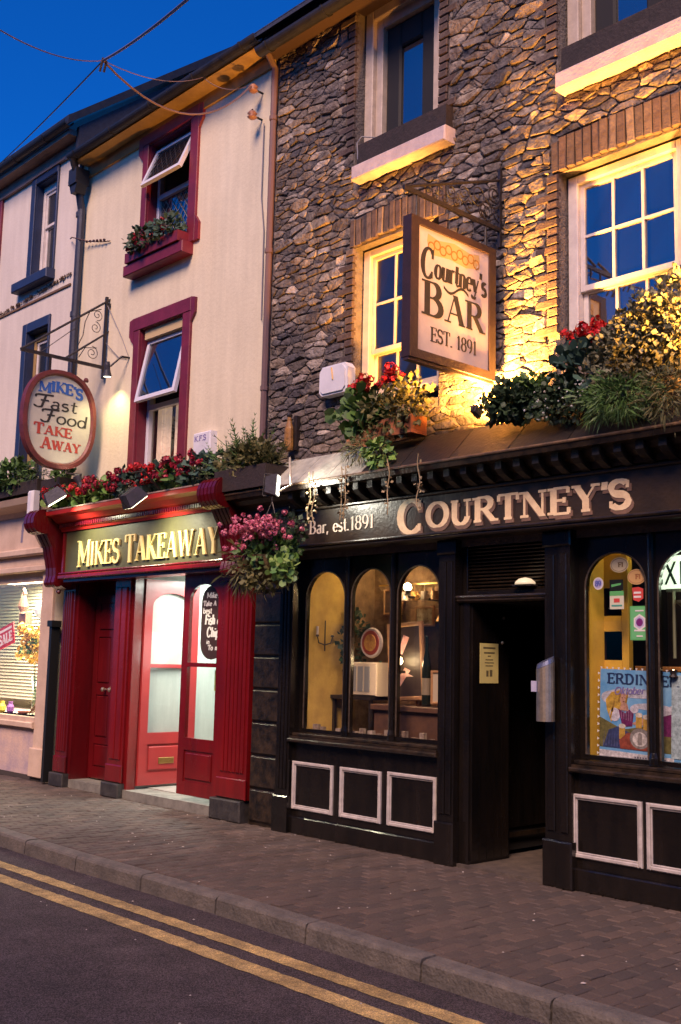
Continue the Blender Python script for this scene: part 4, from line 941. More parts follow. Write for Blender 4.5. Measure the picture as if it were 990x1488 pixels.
# ================================================================== oval takeaway sign
XM = -11.9
ms_ = thing('oval_takeaway_sign', "oval cream hanging sign reading Mike's Fast Food Take Away on a scrolled iron bracket", 'hanging sign', (XM, -.62, 3.9))
def oval(a, b, n=40, p=2.35, cy=-.625, cz=4.485):
    return [(cy + a * math.copysign(abs(math.cos(t)) ** (2 / p), math.cos(t)), cz + b * math.copysign(abs(math.sin(t)) ** (2 / p), math.sin(t))) for t in [2 * math.pi * i / n for i in range(n)]]
mb = MB(); O1, O2 = oval(.495, .615), oval(.425, .545); n = len(O1); th = .05
vs = [(XM + th, a, b) for a, b in O1] + [(XM + th + .006, a * .3 + c * .7, b * .3 + d * .7) for (a, b), (c, d) in zip(O1, O2)] + [(XM + .035, a, b) for a, b in O2] + [(XM - .035, a, b) for a, b in O2] + [(XM - th, a, b) for a, b in O1]
fs = []
for r_ in range(5):
    q = (r_ + 1) % 5
    for i in range(n): fs.append((r_ * n + i, r_ * n + (i + 1) % n, q * n + (i + 1) % n, q * n + i))
mb.add(vs, fs); mb.build('frame', OVALFR, ms_)
mb = MB(); mb.yz(oval(.43, .55), XM - .025, XM + .025); pn = mb.build('panel', SIGNW2, ms_)
sx = XM + .0252
text("MIKE'S", pn, INKBL, -.925, 4.76, .135, FU, FV, FN, (sx, 0, 0), thick=.30, thin=.13, serif=.03, depth=.003, fit=.60, curve=.06)
def script(s, y0, z0, h, fit):
    W = sum(G['F2' if c == 'F' else c][0] * (h * 1.15 if c == 'F' else h) for c in s); k = fit / W; u = y0
    for c in s:
        H = h * 1.15 if c == 'F' else h; g2 = 'F2' if c == 'F' else c
        m1, adv = glyph(g2, H, k, .17, .075, .0, .12, Vector((sx, 0, 0)) + Vector(FU) * u + Vector(FV) * z0, Vector(FU), Vector(FV), Vector(FN), .0025); m1.build('letter', INKB, pn); u += adv
script('Fast', -1.0, 4.60, .15, .60); script('Food', -.90, 4.43, .15, .66)
text("TAKE", pn, INKR, -.965, 4.275, .115, FU, FV, FN, (sx, 0, 0), thick=.28, thin=.11, serif=.04, depth=.003, fit=.52, caps=1.2, drop=.3)
text("AWAY", pn, INKR, -.86, 4.10, .115, FU, FV, FN, (sx, 0, 0), thick=.28, thin=.11, serif=.04, depth=.003, fit=.54, caps=1.25, drop=0)
mb = MB(); mb.box(XM - .014, XM + .014, -1.18, .0, 5.245, 5.285); mb.box(XM - .016, XM + .016, -.065, -.03, 5.12, 6.2); mb.box(XM - .03, XM + .03, -.03, 0, 5.2, 5.27); mb.box(XM - .03, XM + .03, -.03, 0, 6.05, 6.12)
mb.tube([(XM, -1.18, 5.265), (XM, .02, 6.19)], .016, 6); mb.tube([(XM, -.60, 5.265), (XM, .02, 5.76)], .014, 6); mb.build('bracket', IRON, ms_)
mb = MB(); spiral(mb, XM, -.17, 5.93, .075, 1.5, R(-90), 1, .005); spiral(mb, XM, -.19, 5.76, .08, 1.5, R(90), -1, .005); spiral(mb, XM, -.22, 5.42, .09, 1.6, R(90), -1, .005)
mb.tube([(XM, -.12, 6.02), (XM, -.28, 5.95), (XM, -.34, 5.8), (XM, -.36, 5.62), (XM, -.42, 5.48)], .006, 5); mb.tube([(XM, -.16, 5.50), (XM, -.32, 5.47), (XM, -.40, 5.33)], .006, 5); mb.tube([(XM, -.9, 5.3), (XM, -.55, 5.62), (XM, -.45, 5.7)], .005, 5)
mb.build('scrollwork', IRON, ms_)
for y in (-.79, -.47):
    m1 = MB(); m1.box(XM - .012, XM + .012, y - .018, y + .018, 5.05, 5.245); m1.build('hanger', IRON, ms_)
m1 = MB(); m1.lathe([(.03, 0), (.035, .02), (.02, .05)], (XM, -.28, 5.03), 8); m1.build('knob', OVALFR, ms_)
# two floodlights by the oval sign
def flood_small(x, y, z, aim, label, e, col, arm=None):
    t = thing('sign_spotlight', label, 'spotlight', (x, y, z)); d = (Vector(aim) - Vector((x, y, z))).normalized()
    m1 = MB(); m1.lathe([(.028, -.10), (.036, -.06), (.036, 0), (.052, .07), (.055, .085)], (x, y, z), 12, d); m1.build('housing', DARKBOX, t, smooth=False)
    m1 = MB(); m1.lathe([(.046, .0855), (.04, .089)], (x, y, z), 12, d); m1.build('lens', mat('lamp_lens', (.9, .9, .8), .3, emit=(1, .93, .70), es=7), t)
    if arm: m1 = MB(); m1.tube(arm, .014, 6); m1.build('arm', IRON, t)
    lamp('SPOT', Vector((x, y, z)) + d * .11, e, col, t, Vector((x, y, z)) + d, .04, 115, .8)
    return t
flood_small(-11.50, -.22, 5.13, (-11.62, -.10, 4.2), 'small black spotlight on a bent arm right of the oval sign bracket', 26, (1.0, .86, .42), [(-11.36, 0, 5.30), (-11.38, -.10, 5.30), (-11.47, -.20, 5.17)])
flood_small(-11.66, -.42, 3.70, (-11.9, -.6, 4.3), 'tiny lamp hanging from a cranked arm below the oval sign', 3, (1.0, .88, .6), [(-11.9, -.50, 3.95), (-11.86, -.5, 3.83), (-11.64, -.42, 3.80), (-11.66, -.42, 3.72)])
mb = MB(); mb.tube([(-11.9, -.04, 6.1), (-11.55, -.012, 5.6), (-11.38, -.012, 5.34)], .006, 4); mb.tube([(-11.9, -.04, 5.6), (-11.6, -.012, 5.35), (-11.40, -.012, 5.30)], .005, 4)
tag(mb.build('lamp_flex', mat('grey_flex', (.16, .15, .18), .6)), 'thin grey flex looping from the oval sign bracket down to the wall spotlight', 'cable')

# ================================================================== red takeaway shopfront
def rpil(x0, x1, z0, z1, y, flutes, m=RED, base=True):
    mb = MB(); mb.box(x0, x1, y, .1, z0, z1); wd = (x1 - x0 - .08) / max(1, flutes)
    mb.box(x0 - .01, x1 + .01, y - .022, y, z0, z0 + .20, .01)
    for i in range(flutes): a = x0 + .04 + i * wd; mb.box(a + .008, a + wd - .008, y - .018, y, z0 + .26, z1 - .12, .008)
    o = mb.build('pilaster', m, cre); return o
rpil(-12.60, -12.31, .17, 2.55, -.03, 4, REDD); rpil(-11.35, -11.02, .17, 2.56, -.03, 2); rpil(-9.18, -8.71, .22, 2.55, -.03, 6)
for (a, b, t) in ((-12.63, -12.28, .165), (-11.38, -11.0, .165), (-9.24, -8.73, .21)):
    mb = MB(); mb.box(a, b, -.09, .1, 0, t, .012); mb.build('plinth_block', mat('black_plinth', (.02, .018, .018), .55, (.05, .045, .04), 9, .5, 40), cre)
mb = MB(); mb.box(-12.31, -12.26, .0, .30, .1, 2.6); mb.build('door_reveal', REDD, cre)
mb = MB(); mb.box(-11.37, -11.33, .1, .30, .1, 2.6); mb.box(-12.31, -11.33, .3, .34, 2.36, 2.62); mb.build('door_frame', REDD, cre)
# left door: arched top panel, two tall, two low
def pdoor(name, M, w_, h, m, glazed, parent, pane=None, thickness=.045):
    """A door leaf in its own flat frame: x along the width, y 0 at the face, z up."""
    mb = MB(M); s_ = .11
    if not glazed:
        mb.box(0, w_, .012, thickness, 0, h)
        mb.box(0, s_, 0, .012, 0, h); mb.box(w_ - s_, w_, 0, .012, 0, h)
        for a, b in ((0, .14), (.42, .50), (1.02, 1.16), (1.74, 1.82), (h - .09, h)): mb.box(s_, w_ - s_, 0, .012, a, b)
        mb.box(w_ / 2 - .03, w_ / 2 + .03, 0, .012, .50, 1.02); mb.box(w_ / 2 - .03, w_ / 2 + .03, 0, .012, 1.16, 1.74)
        o = mb.build(name, m, parent)
        for a, b, c, d in ((s_, w_ - s_, .14, .42), (s_, w_ / 2 - .03, .50, 1.02), (w_ / 2 + .03, w_ - s_, .5, 1.02), (s_, w_ / 2 - .03, 1.16, 1.74), (w_ / 2 + .03, w_ - s_, 1.16, 1.74)):
            m1 = MB(M); m1.box(a + .015, b - .015, -.004, .012, c + .015, d - .015, .01); m1.build('raised_panel', m, o)
        m1 = MB(M); mm = w_ / 2; rx = w_ / 2 - s_ - .012
        m1.xz([(mm - rx, 1.84), (mm + rx, 1.84)] + [(mm + rx * math.cos(math.pi * i / 10), 2.02 + .13 * math.sin(math.pi * i / 10)) for i in range(11)], -.004, .012); m1.build('arched_panel', m, o)
        return o
    # glazed: bottom panel, mid rail, arched head
    z1, zm, z2 = .60, 1.38, h - .15
    mb.box(0, s_, 0, thickness, 0, h); mb.box(w_ - s_, w_, 0, thickness, 0, h); mb.box(s_, w_ - s_, 0, thickness, 0, .14); mb.box(s_, w_ - s_, 0, thickness, z1 - .13, z1); mb.box(s_, w_ - s_, 0, thickness, zm - .022, zm + .022)
    mb.box(s_, w_ - s_, .014, thickness, .14, z1 - .13)
    mm = w_ / 2; rx = w_ / 2 - s_; n = 12; P = [(mm - rx * math.cos(math.pi * i / n), z2 - .17 + .17 * math.sin(math.pi * i / n)) for i in range(n + 1)]
    for a, c in zip(P, P[1:]): mb.xz([a, c, (c[0], h), (a[0], h)], 0, thickness)
    o = mb.build(name, m, parent)
    m1 = MB(M); m1.box(s_ + .03, w_ - s_ - .03, -.003, .014, .17, z1 - .16, .012); m1.build('raised_panel', m, o)
    for a, b in ((z1, zm - .022), (zm + .022, None)):
        m1 = MB(M)
        Q = [(s_, .02, a), (w_ - s_, .02, a)] + ([(w_ - s_, .02, b), (s_, .02, b)] if b else [(p[0], .02, p[1]) for p in P[::-1]])
        m1.add(Q, [tuple(range(len(Q)))]); m1.build('pane', GLASSM, o)
    return o
TMv = Matrix.Translation
d1 = pdoor('left_door', TMv((-12.24, .24, .12)), .86, 2.26, REDD, False, cre)
mb = MB(TMv((-12.24, .24, .12)));
for x in (.34, .50): mb.lathe([(.012, 0), (.012, .03), (.028, .04), (.028, .06), (.01, .07)], (x, 0, 1.09), 10, (0, -1, 0))
mb.build('door_knob', CHROME, d1)
# doorway frame of the shop, open leaf folded in, closed leaf in front
mb = MB(); mb.box(-11.02, -10.96, .0, .12, .1, 2.58); mb.box(-10.96, -9.2, .02, .1, 2.55, 2.62); mb.box(-9.20, -9.18, .0, .12, .1, 2.58); mb.build('door_frame', RED, cre)
Ml = TMv((-10.93, .13, .14)) @ Matrix.Rotation(R(92), 4, 'Z')
d2 = pdoor('open_door', Ml, .80, 2.40, mat('pinkish_red_paint', (.30, .028, .028), .35, (.25, .022, .024), 3, .1, 18, coat=.2), True, cre)
mb = MB(Ml); mb.box(.28, .50, -.012, 0, .24, .31, .004); mb.box(.31, .47, -.016, -.012, .26, .29); mb.build('letter_slot', BRASS, d2)
d3 = pdoor('closed_door', TMv((-9.94, -.012, .17)), .745, 2.40, RED, True, cre)
mb = MB(); mb.box(-11.0, -9.2, -.02, .3, .0, .10); mb.box(-12.3, -11.36, -.0, .3, .0, .10); mb.build('door_step', mat('pale_step', (.20, .19, .165), .8, (.12, .115, .10), 8, .4, 40), cre)
# shop interior
TILE = mat('white_wall_tiles', (.44, .47, .43), .35, (.37, .41, .37), 1.2, stains=.15)
mb = MB(); mb.box(-11.06, -11.0, .12, 3.2, .1, 2.7); mb.box(-11.0, -8.8, 3.2, 3.26, .1, 2.7); mb.box(-8.86, -8.8, .1, 3.2, .1, 2.7); mb.box(-11.0, -8.86, .12, 3.2, 2.66, 2.7); mb.build('shop_room', TILE, cre)
mb = MB(); mb.box(-11.0, -8.86, .3, 3.2, .06, .11); mb.build('shop_floor', mat('shop_floor_tiles', (.34, .33, .30), .4, (.25, .24, .22), 6), cre)
mb = MB(); mb.box(-10.30, -10.15, 1.2, 1.3, .11, 2.3); mb.box(-9.72, -9.62, 1.2, 1.3, .11, 2.3); mb.box(-10.15, -9.72, 1.22, 1.28, .11, 1.0); mb.box(-10.15, -9.72, 1.22, 1.28, 2.2, 2.3); mb.build('inner_door_frame', RED, cre)
lt = thing('tube_light', 'bright white tube light on the ceiling inside the takeaway', 'ceiling light', (-10.2, 1.2, 2.6))
mb = MB(); mb.box(-10.9, -9.3, 1.02, 1.1, 2.58, 2.64); mb.build('tube', mat('tube_glow', (.9, .95, .9), .4, emit=(.88, 1.0, .88), es=6), lt)
lamp('AREA', (-10.1, 1.0, 2.56), 105, (.93, 1.0, .92), lt, (-10.1, 1.0, 0), (1.5, .6))
lamp('POINT', (-10.3, .75, 1.7), 9, (.93, 1.0, .92), lt, None, .25)
# hanging oval blackboard behind the glass
bb = thing('fish_and_chips_board', "long rounded dark board reading Mike's Take Away Fish & Chips behind the door glass", 'sign board', (-9.5, .05, 1.75))
mb = MB(); P = []
for i in range(11): a = math.pi * i / 10; P.append((-9.47 + .20 * math.cos(a), 2.24 + .17 * math.sin(a)))
for i in range(11): a = math.pi + math.pi * i / 10; P.append((-9.47 + .20 * math.cos(a), 1.78 + .17 * math.sin(a)))
mb.xz(P, .035, .05); bo = mb.build('board', mat('dark_brown_board', (.045, .018, .014), .6), bb)
WH = mat('white_lettering_board', (.78, .76, .70), .6, emit=(1, .98, .9), es=.12)
for s_, x, z, h, f in (("Mike's", -9.58, 2.27, .062, .24), ("Take Away", -9.64, 2.185, .055, .35), ("best", -9.64, 2.105, .06, .16), ("Fish &", -9.60, 1.985, .105, .30), ("Chips", -9.56, 1.85, .105, .26), ("in", -9.56, 1.775, .05, .06), ("Town", -9.53, 1.71, .055, .17)):
    text(s_, bo, WH, x, z, h, U, V, Nf, (0, .0345, 0), thick=.24, thin=.15, serif=0, slant=.1, depth=.002, fit=f, one=True)
mb = MB(); mb.box(-9.40, -9.30, .045, .048, 1.28, 1.50); o = mb.build('window_notice', mat('green_notice', (.12, .32, .08), .6, (.45, .40, .12), 30)); tag(o, 'small green and yellow notice stuck low on the closed red door glass', 'notice')
mb = MB(); mb.box(-9.6, -8.9, .6, 1.0, .1, 1.45); tag(mb.build('white_counter', mat('white_counter', (.75, .80, .72), .3)), 'white counter inside the takeaway seen through the door glass', 'counter')
# fascia board with gilded letters
mb = MB(); mb.box(-12.36, -8.98, -.19, .1, 2.62, 3.17); fb = mb.build('fascia', OLIVE, cre)
mb = MB(); mb.box(-12.40, -8.96, -.25, -.0, 2.565, 2.62, .012); mb.tube([(-12.38, -.235, 2.635), (-8.96, -.235, 2.635)], .014, 8); mb.box(-12.36, -12.32, -.22, -.19, 2.65, 3.15); mb.build('fascia_frame', RED, cre)
mb = MB(); mb.box(-12.33, -8.98, -.20, .0, 2.53, 2.563); mb.build('fascia_soffit', REDD, cre)
text("MIKES TAKEAWAY", fb, GOLD, -12.0, 2.715, .285, U, V, Nf, (0, -.192, 0), thick=.15, thin=.045, serif=.016, depth=.020, fit=2.93, caps=1.15, drop=.28)
mb = MB(); mb.yz([(.05, 3.17), (-.215, 3.17), (-.225, 3.20), (-.25, 3.215), (-.25, 3.265), (-.30, 3.28), (-.36, 3.33), (-.44, 3.355), (-.45, 3.40), (.05, 3.41)], -12.42, -8.98); mb.build('cornice', mat('bright_red_paint', (.46, .022, .018), .35, (.40, .018, .016), 3, .15, 18, coat=.2), cre)
db = MB(); db.box(-.014, .014, -.018, 0, -.022, .022); dm = rawmesh('dentil', db, RED)
for i in range(76): inst('dentil', dm, (-12.34 + i * .044, -.25, 3.240), cre)
mb = MB(); mb.box(-12.42, -8.98, -.44, .0, 3.41, 3.425); mb.build('cornice_top', mat('weathered_top', (.36, .28, .24), .7, (.2, .14, .12), 6), cre)
# scrolled consoles
def console(x0, x1, ribs, m):
    mb = MB(); P = [(.0, 3.44), (-.44, 3.44)]
    for i in range(9): a = R(90 + 200 * i / 8); P.append((-.44 + .135 * math.cos(a), 3.285 + .155 * math.sin(a)))
    P += [(-.36, 3.08), (-.30, 2.98), (-.27, 2.85), (-.24, 2.72), (-.235, 2.62)]
    for i in range(6): a = R(150 + 160 * i / 5); P.append((-.20 + .055 * math.cos(a), 2.54 + .06 * math.sin(a)))
    P += [(-.10, 2.46), (0, 2.44)]
    mb.yz(P, x0, x1)
    c = MB(); 
    for k in range(ribs):
        a = x0 + (x1 - x0) * (k + .12) / ribs; b = x0 + (x1 - x0) * (k + .88) / ribs
        Q = [(p[0] * 1.03 - .006, 3.0 + (p[1] - 3.0) * 1.01) for p in P[2:-2]]; mb.yz(Q + [(-.1, 2.6), (-.1, 3.3)], a, b)
    mb.build('console', m, cre)
console(-12.72, -12.44, 3, REDD); console(-8.97, -8.66, 5, REDD)
mb = MB(); mb.lathe([(.03, 0), (.035, .02), (.015, .04)], (-12.5, -.15, 2.42), 10, (0, -1, 0)); mb.build('corbel_knob', REDD, cre)

# ================================================================== buff shop at the left edge (ground floor of the pink house)
mb = MB(); mb.box(-13.20, -12.90, -.03, .15, .30, 2.95, .01); mb.box(-13.24, -12.87, -.06, .15, 0.05, .42, .012); mb.build('pilaster', BUFF, pnk)
mb = MB(); mb.box(-17.2, -13.2, .0, .15, .06, .66); mb.build('stall_riser', BUFFW, pnk)
mb = MB(); mb.box(-17.2, -12.87, -.01, .15, 0, .06); mb.build('base', mat('dark_base', (.05, .04, .035), .9), pnk)
mb = MB(); mb.box(-17.2, -13.2, -.07, .3, .66, .74, .012); mb.box(-17.2, -13.2, -.03, .3, .74, .80); mb.build('window_sill', BUFF, pnk)
mb = MB(); mb.box(-17.2, -13.20, .02, .08, 2.60, 2.72); mb.box(-17.2, -12.9, -.10, .1, 2.72, 2.80, .012); mb.box(-17.2, -12.9, -.05, .1, 2.80, 2.94, .01); mb.build('fascia_moulding', BUFF, pnk)
mb = MB(); mb.box(-17.2, -12.9, -.13, .1, 2.94, 3.04, .02); mb.box(-17.2, -12.9, -.06, .1, 3.04, 3.52); bf = mb.build('fascia', BUFF, pnk)
mb = MB(); mb.yz([(.1, 3.5), (-.08, 3.5), (-.12, 3.56), (-.28, 3.62), (-.32, 3.70), (.1, 3.72)], -17.2, -12.92); mb.build('cornice', BUFF, pnk)
mb = MB(); mb.box(-13.12, -12.92, -.30, -.05, 3.3, 3.66, .02); mb.yz([(-.05, 3.3), (-.28, 3.3), (-.24, 3.18), (-.15, 3.04), (-.05, 3.0)], -13.10, -12.94); mb.build('console', BUFF, pnk)
text("Home", bf, mat('faded_brown_lettering', (.34, .21, .14), .7), -13.55, 3.22, .11, U, V, Nf, (0, -.0605, 0), thick=.12, thin=.04, serif=0, slant=.25, depth=.002, fit=.36)
text("f", bf, mat('faded_blue_lettering', (.20, .18, .26), .7), -13.85, 3.14, .28, U, V, Nf, (0, -.0605, 0), thick=.2, thin=.06, serif=0, slant=.05, depth=.002)
mb = MB(); mb.add([(-17.2, .045, .80), (-13.2, .045, .80), (-13.2, .045, 2.60), (-17.2, .045, 2.60)], [(0, 1, 2, 3)]); mb.build('pane', GLASS, pnk)
mb = MB(); mb.box(-17.2, -13.15, 1.2, 1.25, .6, 2.8); mb.box(-13.15, -13.1, .1, 1.2, .6, 2.8); mb.box(-17.2, -13.2, .1, 1.2, 2.7, 2.75); mb.build('display_room', mat('warm_white_wall', (.72, .66, .50), .7, (.66, .60, .45), 3), pnk)
mb = MB(); mb.box(-17.2, -13.2, .08, 1.2, .70, .80); mb.build('display_shelf', mat('white_shelf', (.75, .70, .62), .5), pnk)
bl = thing('window_blind', 'pale slatted blind across the back of the lit shop display', 'blind', (-15, .9, 1))
for i in range(34):
    m1 = MB(); z = .95 + i * .05; m1.add([(-17, .88, z), (-13.2, .88, z), (-13.2, .905, z + .042), (-17, .905, z + .042)], [(0, 1, 2, 3)]); m1.build('slat', mat('blind_slat', (.66, .68, .52), .6), bl)
mb = MB(); mb.box(-12.80, -12.74, -.10, .02, .02, 1.98); mb.box(-12.83, -12.71, -.12, .02, 1.98, 2.06); tag(mb.build('black_downpipe', mat('black_pipe', (.012, .012, .012), .4)), 'square black pipe standing between the buff shop and the red shopfront', 'pipe')
dl = thing('display_light', 'warm strip light along the ceiling of the lit shop display', 'ceiling light', (-14, .5, 2.68))
mb = MB(); mb.box(-14.9, -13.5, .3, .42, 2.63, 2.68); mb.build('strip', mat('strip_glow', (.9, .9, .8), .4, emit=(1, .85, .58), es=10), dl)
lamp('AREA', (-14.1, .45, 2.6), 150, (1, .86, .60), dl, (-14.1, .5, 0), (1.8, .4)); lamp('POINT', (-14.2, .20, 1.3), 22, (1, .86, .62), dl, None, .2)
# things in the display
sg = thing('sale_sign', 'tilted red sign reading SALE in the lit shop window', 'sign', (-13.75, .15, 1.5)); Ms = TMv((-14.72, .14, 1.66)) @ Matrix.Rotation(R(-14), 4, 'Y')
mb = MB(Ms); mb.box(0, .50, 0, .012, 0, .30); bd_ = mb.build('board', mat('sale_red', (.60, .02, .02), .5), sg)
W2 = mat('sale_white', (.85, .75, .72), .5, emit=(1, .8, .75), es=.1)
q = Ms.to_3x3(); text("SALE", bd_, W2, .05, .05, .14, q @ Vector((1, 0, 0)), q @ Vector((0, 0, 1)), (0, -1, 0), Ms @ Vector((0, -.001, 0)), thick=.26, thin=.1, serif=.04, depth=.003, fit=.40)
mb = MB(Ms); mb.box(.05, .45, -.003, -.0005, .225, .26); mb.build('white_band', W2, bd_)
def leafcloud(mb, c, rad, n, size, seed, shape='leaf', shell_=.45, droop=0, up=0):
    rr = random.Random(seed); c = Vector(c)
    for i in range(n):
        while True:
            d = Vector((rr.uniform(-1, 1), rr.uniform(-1, 1), rr.uniform(-1, 1)))
            if shell_ < d.length < 1: break
        lump = 1 + .18 * math.sin(d.x * 5 + seed) * math.cos(d.z * 6 + seed * 2) + .12 * math.sin(d.y * 9 + d.x * 7)
        p = c + Vector((d.x * rad[0], d.y * rad[1], d.z * rad[2])) * lump
        out = (d.normalized() + Vector((rr.gauss(0, .5), rr.gauss(0, .5), rr.gauss(0, .5) + up - droop))).normalized()
        s_ = size * rr.uniform(.6, 1.35); side = out.cross(Vector((rr.gauss(0, 1), rr.gauss(0, 1), rr.gauss(0, 1)))).normalized()
        nrm = out.cross(side)
        if shape == 'leaf': w_ = s_ * .42; mb.add([p, p + out * s_ * .5 + side * w_ + nrm * s_ * .08, p + out * s_, p + out * s_ * .5 - side * w_ + nrm * s_ * .08], [(0, 1, 2), (0, 2, 3)])
        elif shape == 'round':
            pts = [p + out * s_ * .5 * (1 - math.cos(a)) + side * s_ * .5 * math.sin(a) for a in [2 * math.pi * k / 6 for k in range(6)]]; mb.add([tuple(x) for x in pts], [tuple(range(6))])
        else:
            w_ = s_ * .055; mb.add([p - side * w_, p + side * w_, p + out * s_ * .6 + side * w_ * .8 + Vector((0, 0, -.05 * s_)), p + out * s_ + Vector((0, 0, -.22 * s_))], [(0, 1, 2), (0, 2, 3)])
    return mb
def petal_head(name, r_, m, n=22, seed=1):
    rr = random.Random(seed); mb = MB()
    for i in range(n):
        d = Vector((rr.gauss(0, 1), rr.gauss(0, 1), rr.gauss(0, .8))).normalized(); p = d * r_ * rr.uniform(.5, 1); u = d.cross(Vector((rr.gauss(0, 1), rr.gauss(0, 1), 1))).normalized(); v = d.cross(u); s_ = r_ * rr.uniform(.32, .52)
        mb.add([p + u * s_, p + v * s_, p - u * s_, p - v * s_ + d * s_ * .3], [(0, 1, 2, 3)])
    return rawmesh(name, mb, m)
FH = {k: [petal_head('flower', .045, PET[k], 26, s_) for s_ in (1, 2, 3)] for k in PET}
def flowers(parent, k, pts, sc=1, seed=0):
    rr = random.Random(seed)
    for p in pts:
        s_ = sc * rr.uniform(.7, 1.25); inst('flower', rr.choice(FH[k]), p, parent, (rr.uniform(0, 3), rr.uniform(0, 3), rr.uniform(0, 3)), (s_, s_, s_))
rr = random.Random(31)
vs_ = thing('vase_of_flowers', 'glass vase of yellow and orange flowers in the lit shop window', 'vase', (-13.55, .4, .8))
mb = MB(); mb.lathe([(.05, 0), (.06, .02), (.05, .25), (.075, .52)], (-13.88, .34, .8), 14); mb.build('vase', glass('vase_glass', .1, (.85, .95, .9)), vs_, smooth=True)
mb = MB()
for k in range(9): a = rr.uniform(0, 6.28); mb.tube([(-13.88, .34, .83), (-13.88 + .1 * math.cos(a), .34 + .06 * math.sin(a), 1.6)], .004, 4)
mb.build('stems', FOL['green'], vs_)
mb = MB(); leafcloud(mb, (-13.88, .32, 1.72), (.27, .14, .14), 140, .07, 4); mb.build('leaves', FOL['green'], vs_)
flowers(vs_, 'yellow', [(-13.86 + rr.uniform(-.34, .26), .24 + rr.uniform(-.06, .1), 1.78 + rr.uniform(-.24, .22)) for _ in range(46)], 1.35, 3)
mb = MB(); mb.lathe([(.03, 0), (.1, .07), (.115, .13), (.08, .21), (.02, .26)], (-13.62, .22, 2.10), 14); mb.tube([(-13.62, .22, 2.35), (-13.60, .22, 2.66)], .008, 6); mb.box(-13.62, -13.48, .2, .24, 2.62, 2.66); mb.box(-13.64, -13.60, .2, .24, 1.96, 2.10)
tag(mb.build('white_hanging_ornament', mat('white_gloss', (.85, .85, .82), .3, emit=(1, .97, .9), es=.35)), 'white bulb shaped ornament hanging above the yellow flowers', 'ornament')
mb = MB(); mb.lathe([(.06, 0), (.04, .03), (.08, .1), (.02, .3)], (-14.55, .4, 2.2), 10); mb.box(-14.66, -14.46, .4, .5, 2.05, 2.21); mb.tube([(-14.55, .4, 2.45), (-14.47, .36, 2.55), (-14.41, .36, 2.47)], .02, 6)
tag(mb.build('bronze_figurine', mat('bronze', (.16, .08, .05), .5)), 'small dark bronze figurine above the tilted red SALE sign', 'figurine')
rr = random.Random(77)
for i, (x, c, lab, shp) in enumerate(((-13.70, (.40, .25, .15), 'brown twig bundle lying at the right end of the lit shelf', 0), (-13.95, (.75, .3, .25), 'small coral dish in the middle of the lit shelf', 1), (-14.35, (.30, .12, .45), 'small purple jar near the left edge of the lit shelf', 2), (-14.60, (.80, .62, .1), 'little yellow pot on the lit shelf left of the vase', 2))):
    mb = MB()
    if shp == 0:
        for k in range(14): a = rr.uniform(0, 3.14); mb.tube([(x - .1 * math.cos(a), .2, .82), (x + .1 * math.cos(a), .2 + .05 * math.sin(a), .86 + rr.uniform(0, .14))], .005, 4)
    elif shp == 1: mb.lathe([(.02, 0), (.07, .02), (.09, .05), (.085, .05)], (x, .2, .8), 12)
    else: mb.lathe([(.03, 0), (.05, .03), (.05, .09), (.03, .13), (.035, .16)], (x, .2, .8), 12)
    tag(mb.build(['twig_bundle', 'dish', 'jar', 'jar'][i], mat('trinket%s' % 'abcd'[i], c, .4)), lab, ['twigs', 'dish', 'jar', 'pot'][i])

# ================================================================== inside the bar windows
YW = mat('ochre_plaster', (.60, .40, .10), .8, (.42, .27, .07), 4, .3, 30)
BW = mat('brown_rough_plaster', (.16, .09, .045), .85, (.30, .18, .09), 9, .8, 14, bd=.03)
mb = MB(); mb.box(-8.03, -7.98, .12, .60, .9, 2.7); mb.build('bar_side_wall', YW, pub)
mb = MB(); mb.box(-8.04, -7.97, .60, 1.1, .9, 2.7); mb.build('bar_rough_wall', BW, pub)
mb = MB(); mb.box(-7.97, -6.21, 1.0, 1.1, .9, 2.7); mb.box(-6.25, -6.205, .13, 1.0, .9, 2.7); mb.build('bar_back_wall', BW, pub)
mb = MB(); mb.box(-8.0, -6.21, .12, 1.0, 2.68, 2.72); mb.box(-8.0, -6.21, .22, 1.0, .88, .92); mb.build('bar_window_bay', mat('dark_brown_wood', (.05, .028, .016), .45, (.03, .018, .012), 8, .3, 30), pub)
LENS = mat('warm_bulb', (1, .9, .7), .4, emit=(1, .72, .36), es=22)
def bulb(x, y, z, r_, label, e, col=(1, .66, .34), name='wall_lamp'):
    t = thing(name, label, 'lamp', (x, y, z)); m1 = MB(); m1.lathe([(r_ * .4, -r_), (r_, -.2 * r_), (r_ * .8, .6 * r_), (r_ * .2, r_)], (x, y, z), 10); m1.build('bulb', LENS, t, smooth=True)
    m1 = MB(); m1.tube([(x, y, z - r_), (x, y + .02, z - r_ * 2.2), (x, 1.0, z - r_ * 2.4)], .012, 6); m1.lathe([(.035, 0), (.02, .02), (.03, .05)], (x, y, z - r_ * 1.9), 8); m1.build('lamp_arm', IRON, t)
    lamp('POINT', (x, y, z), e, col, t, None, r_); return t
bulb(-7.10, .58, 2.34, .042, 'glowing bulb lamp high inside the right arch of the left bar window', 110)
bulb(-6.98, .34, 1.64, .045, 'bulb standing in for a bright reflection beside the tilted print in the bar window', 55, name='reflection_bulb')  # bulb added to imitate a bright reflection in the window
bulb(-7.55, .75, 2.60, .03, 'small bulb tucked up behind the left arch of the bar window', 80, (1, .72, .36), 'ceiling_bulb')
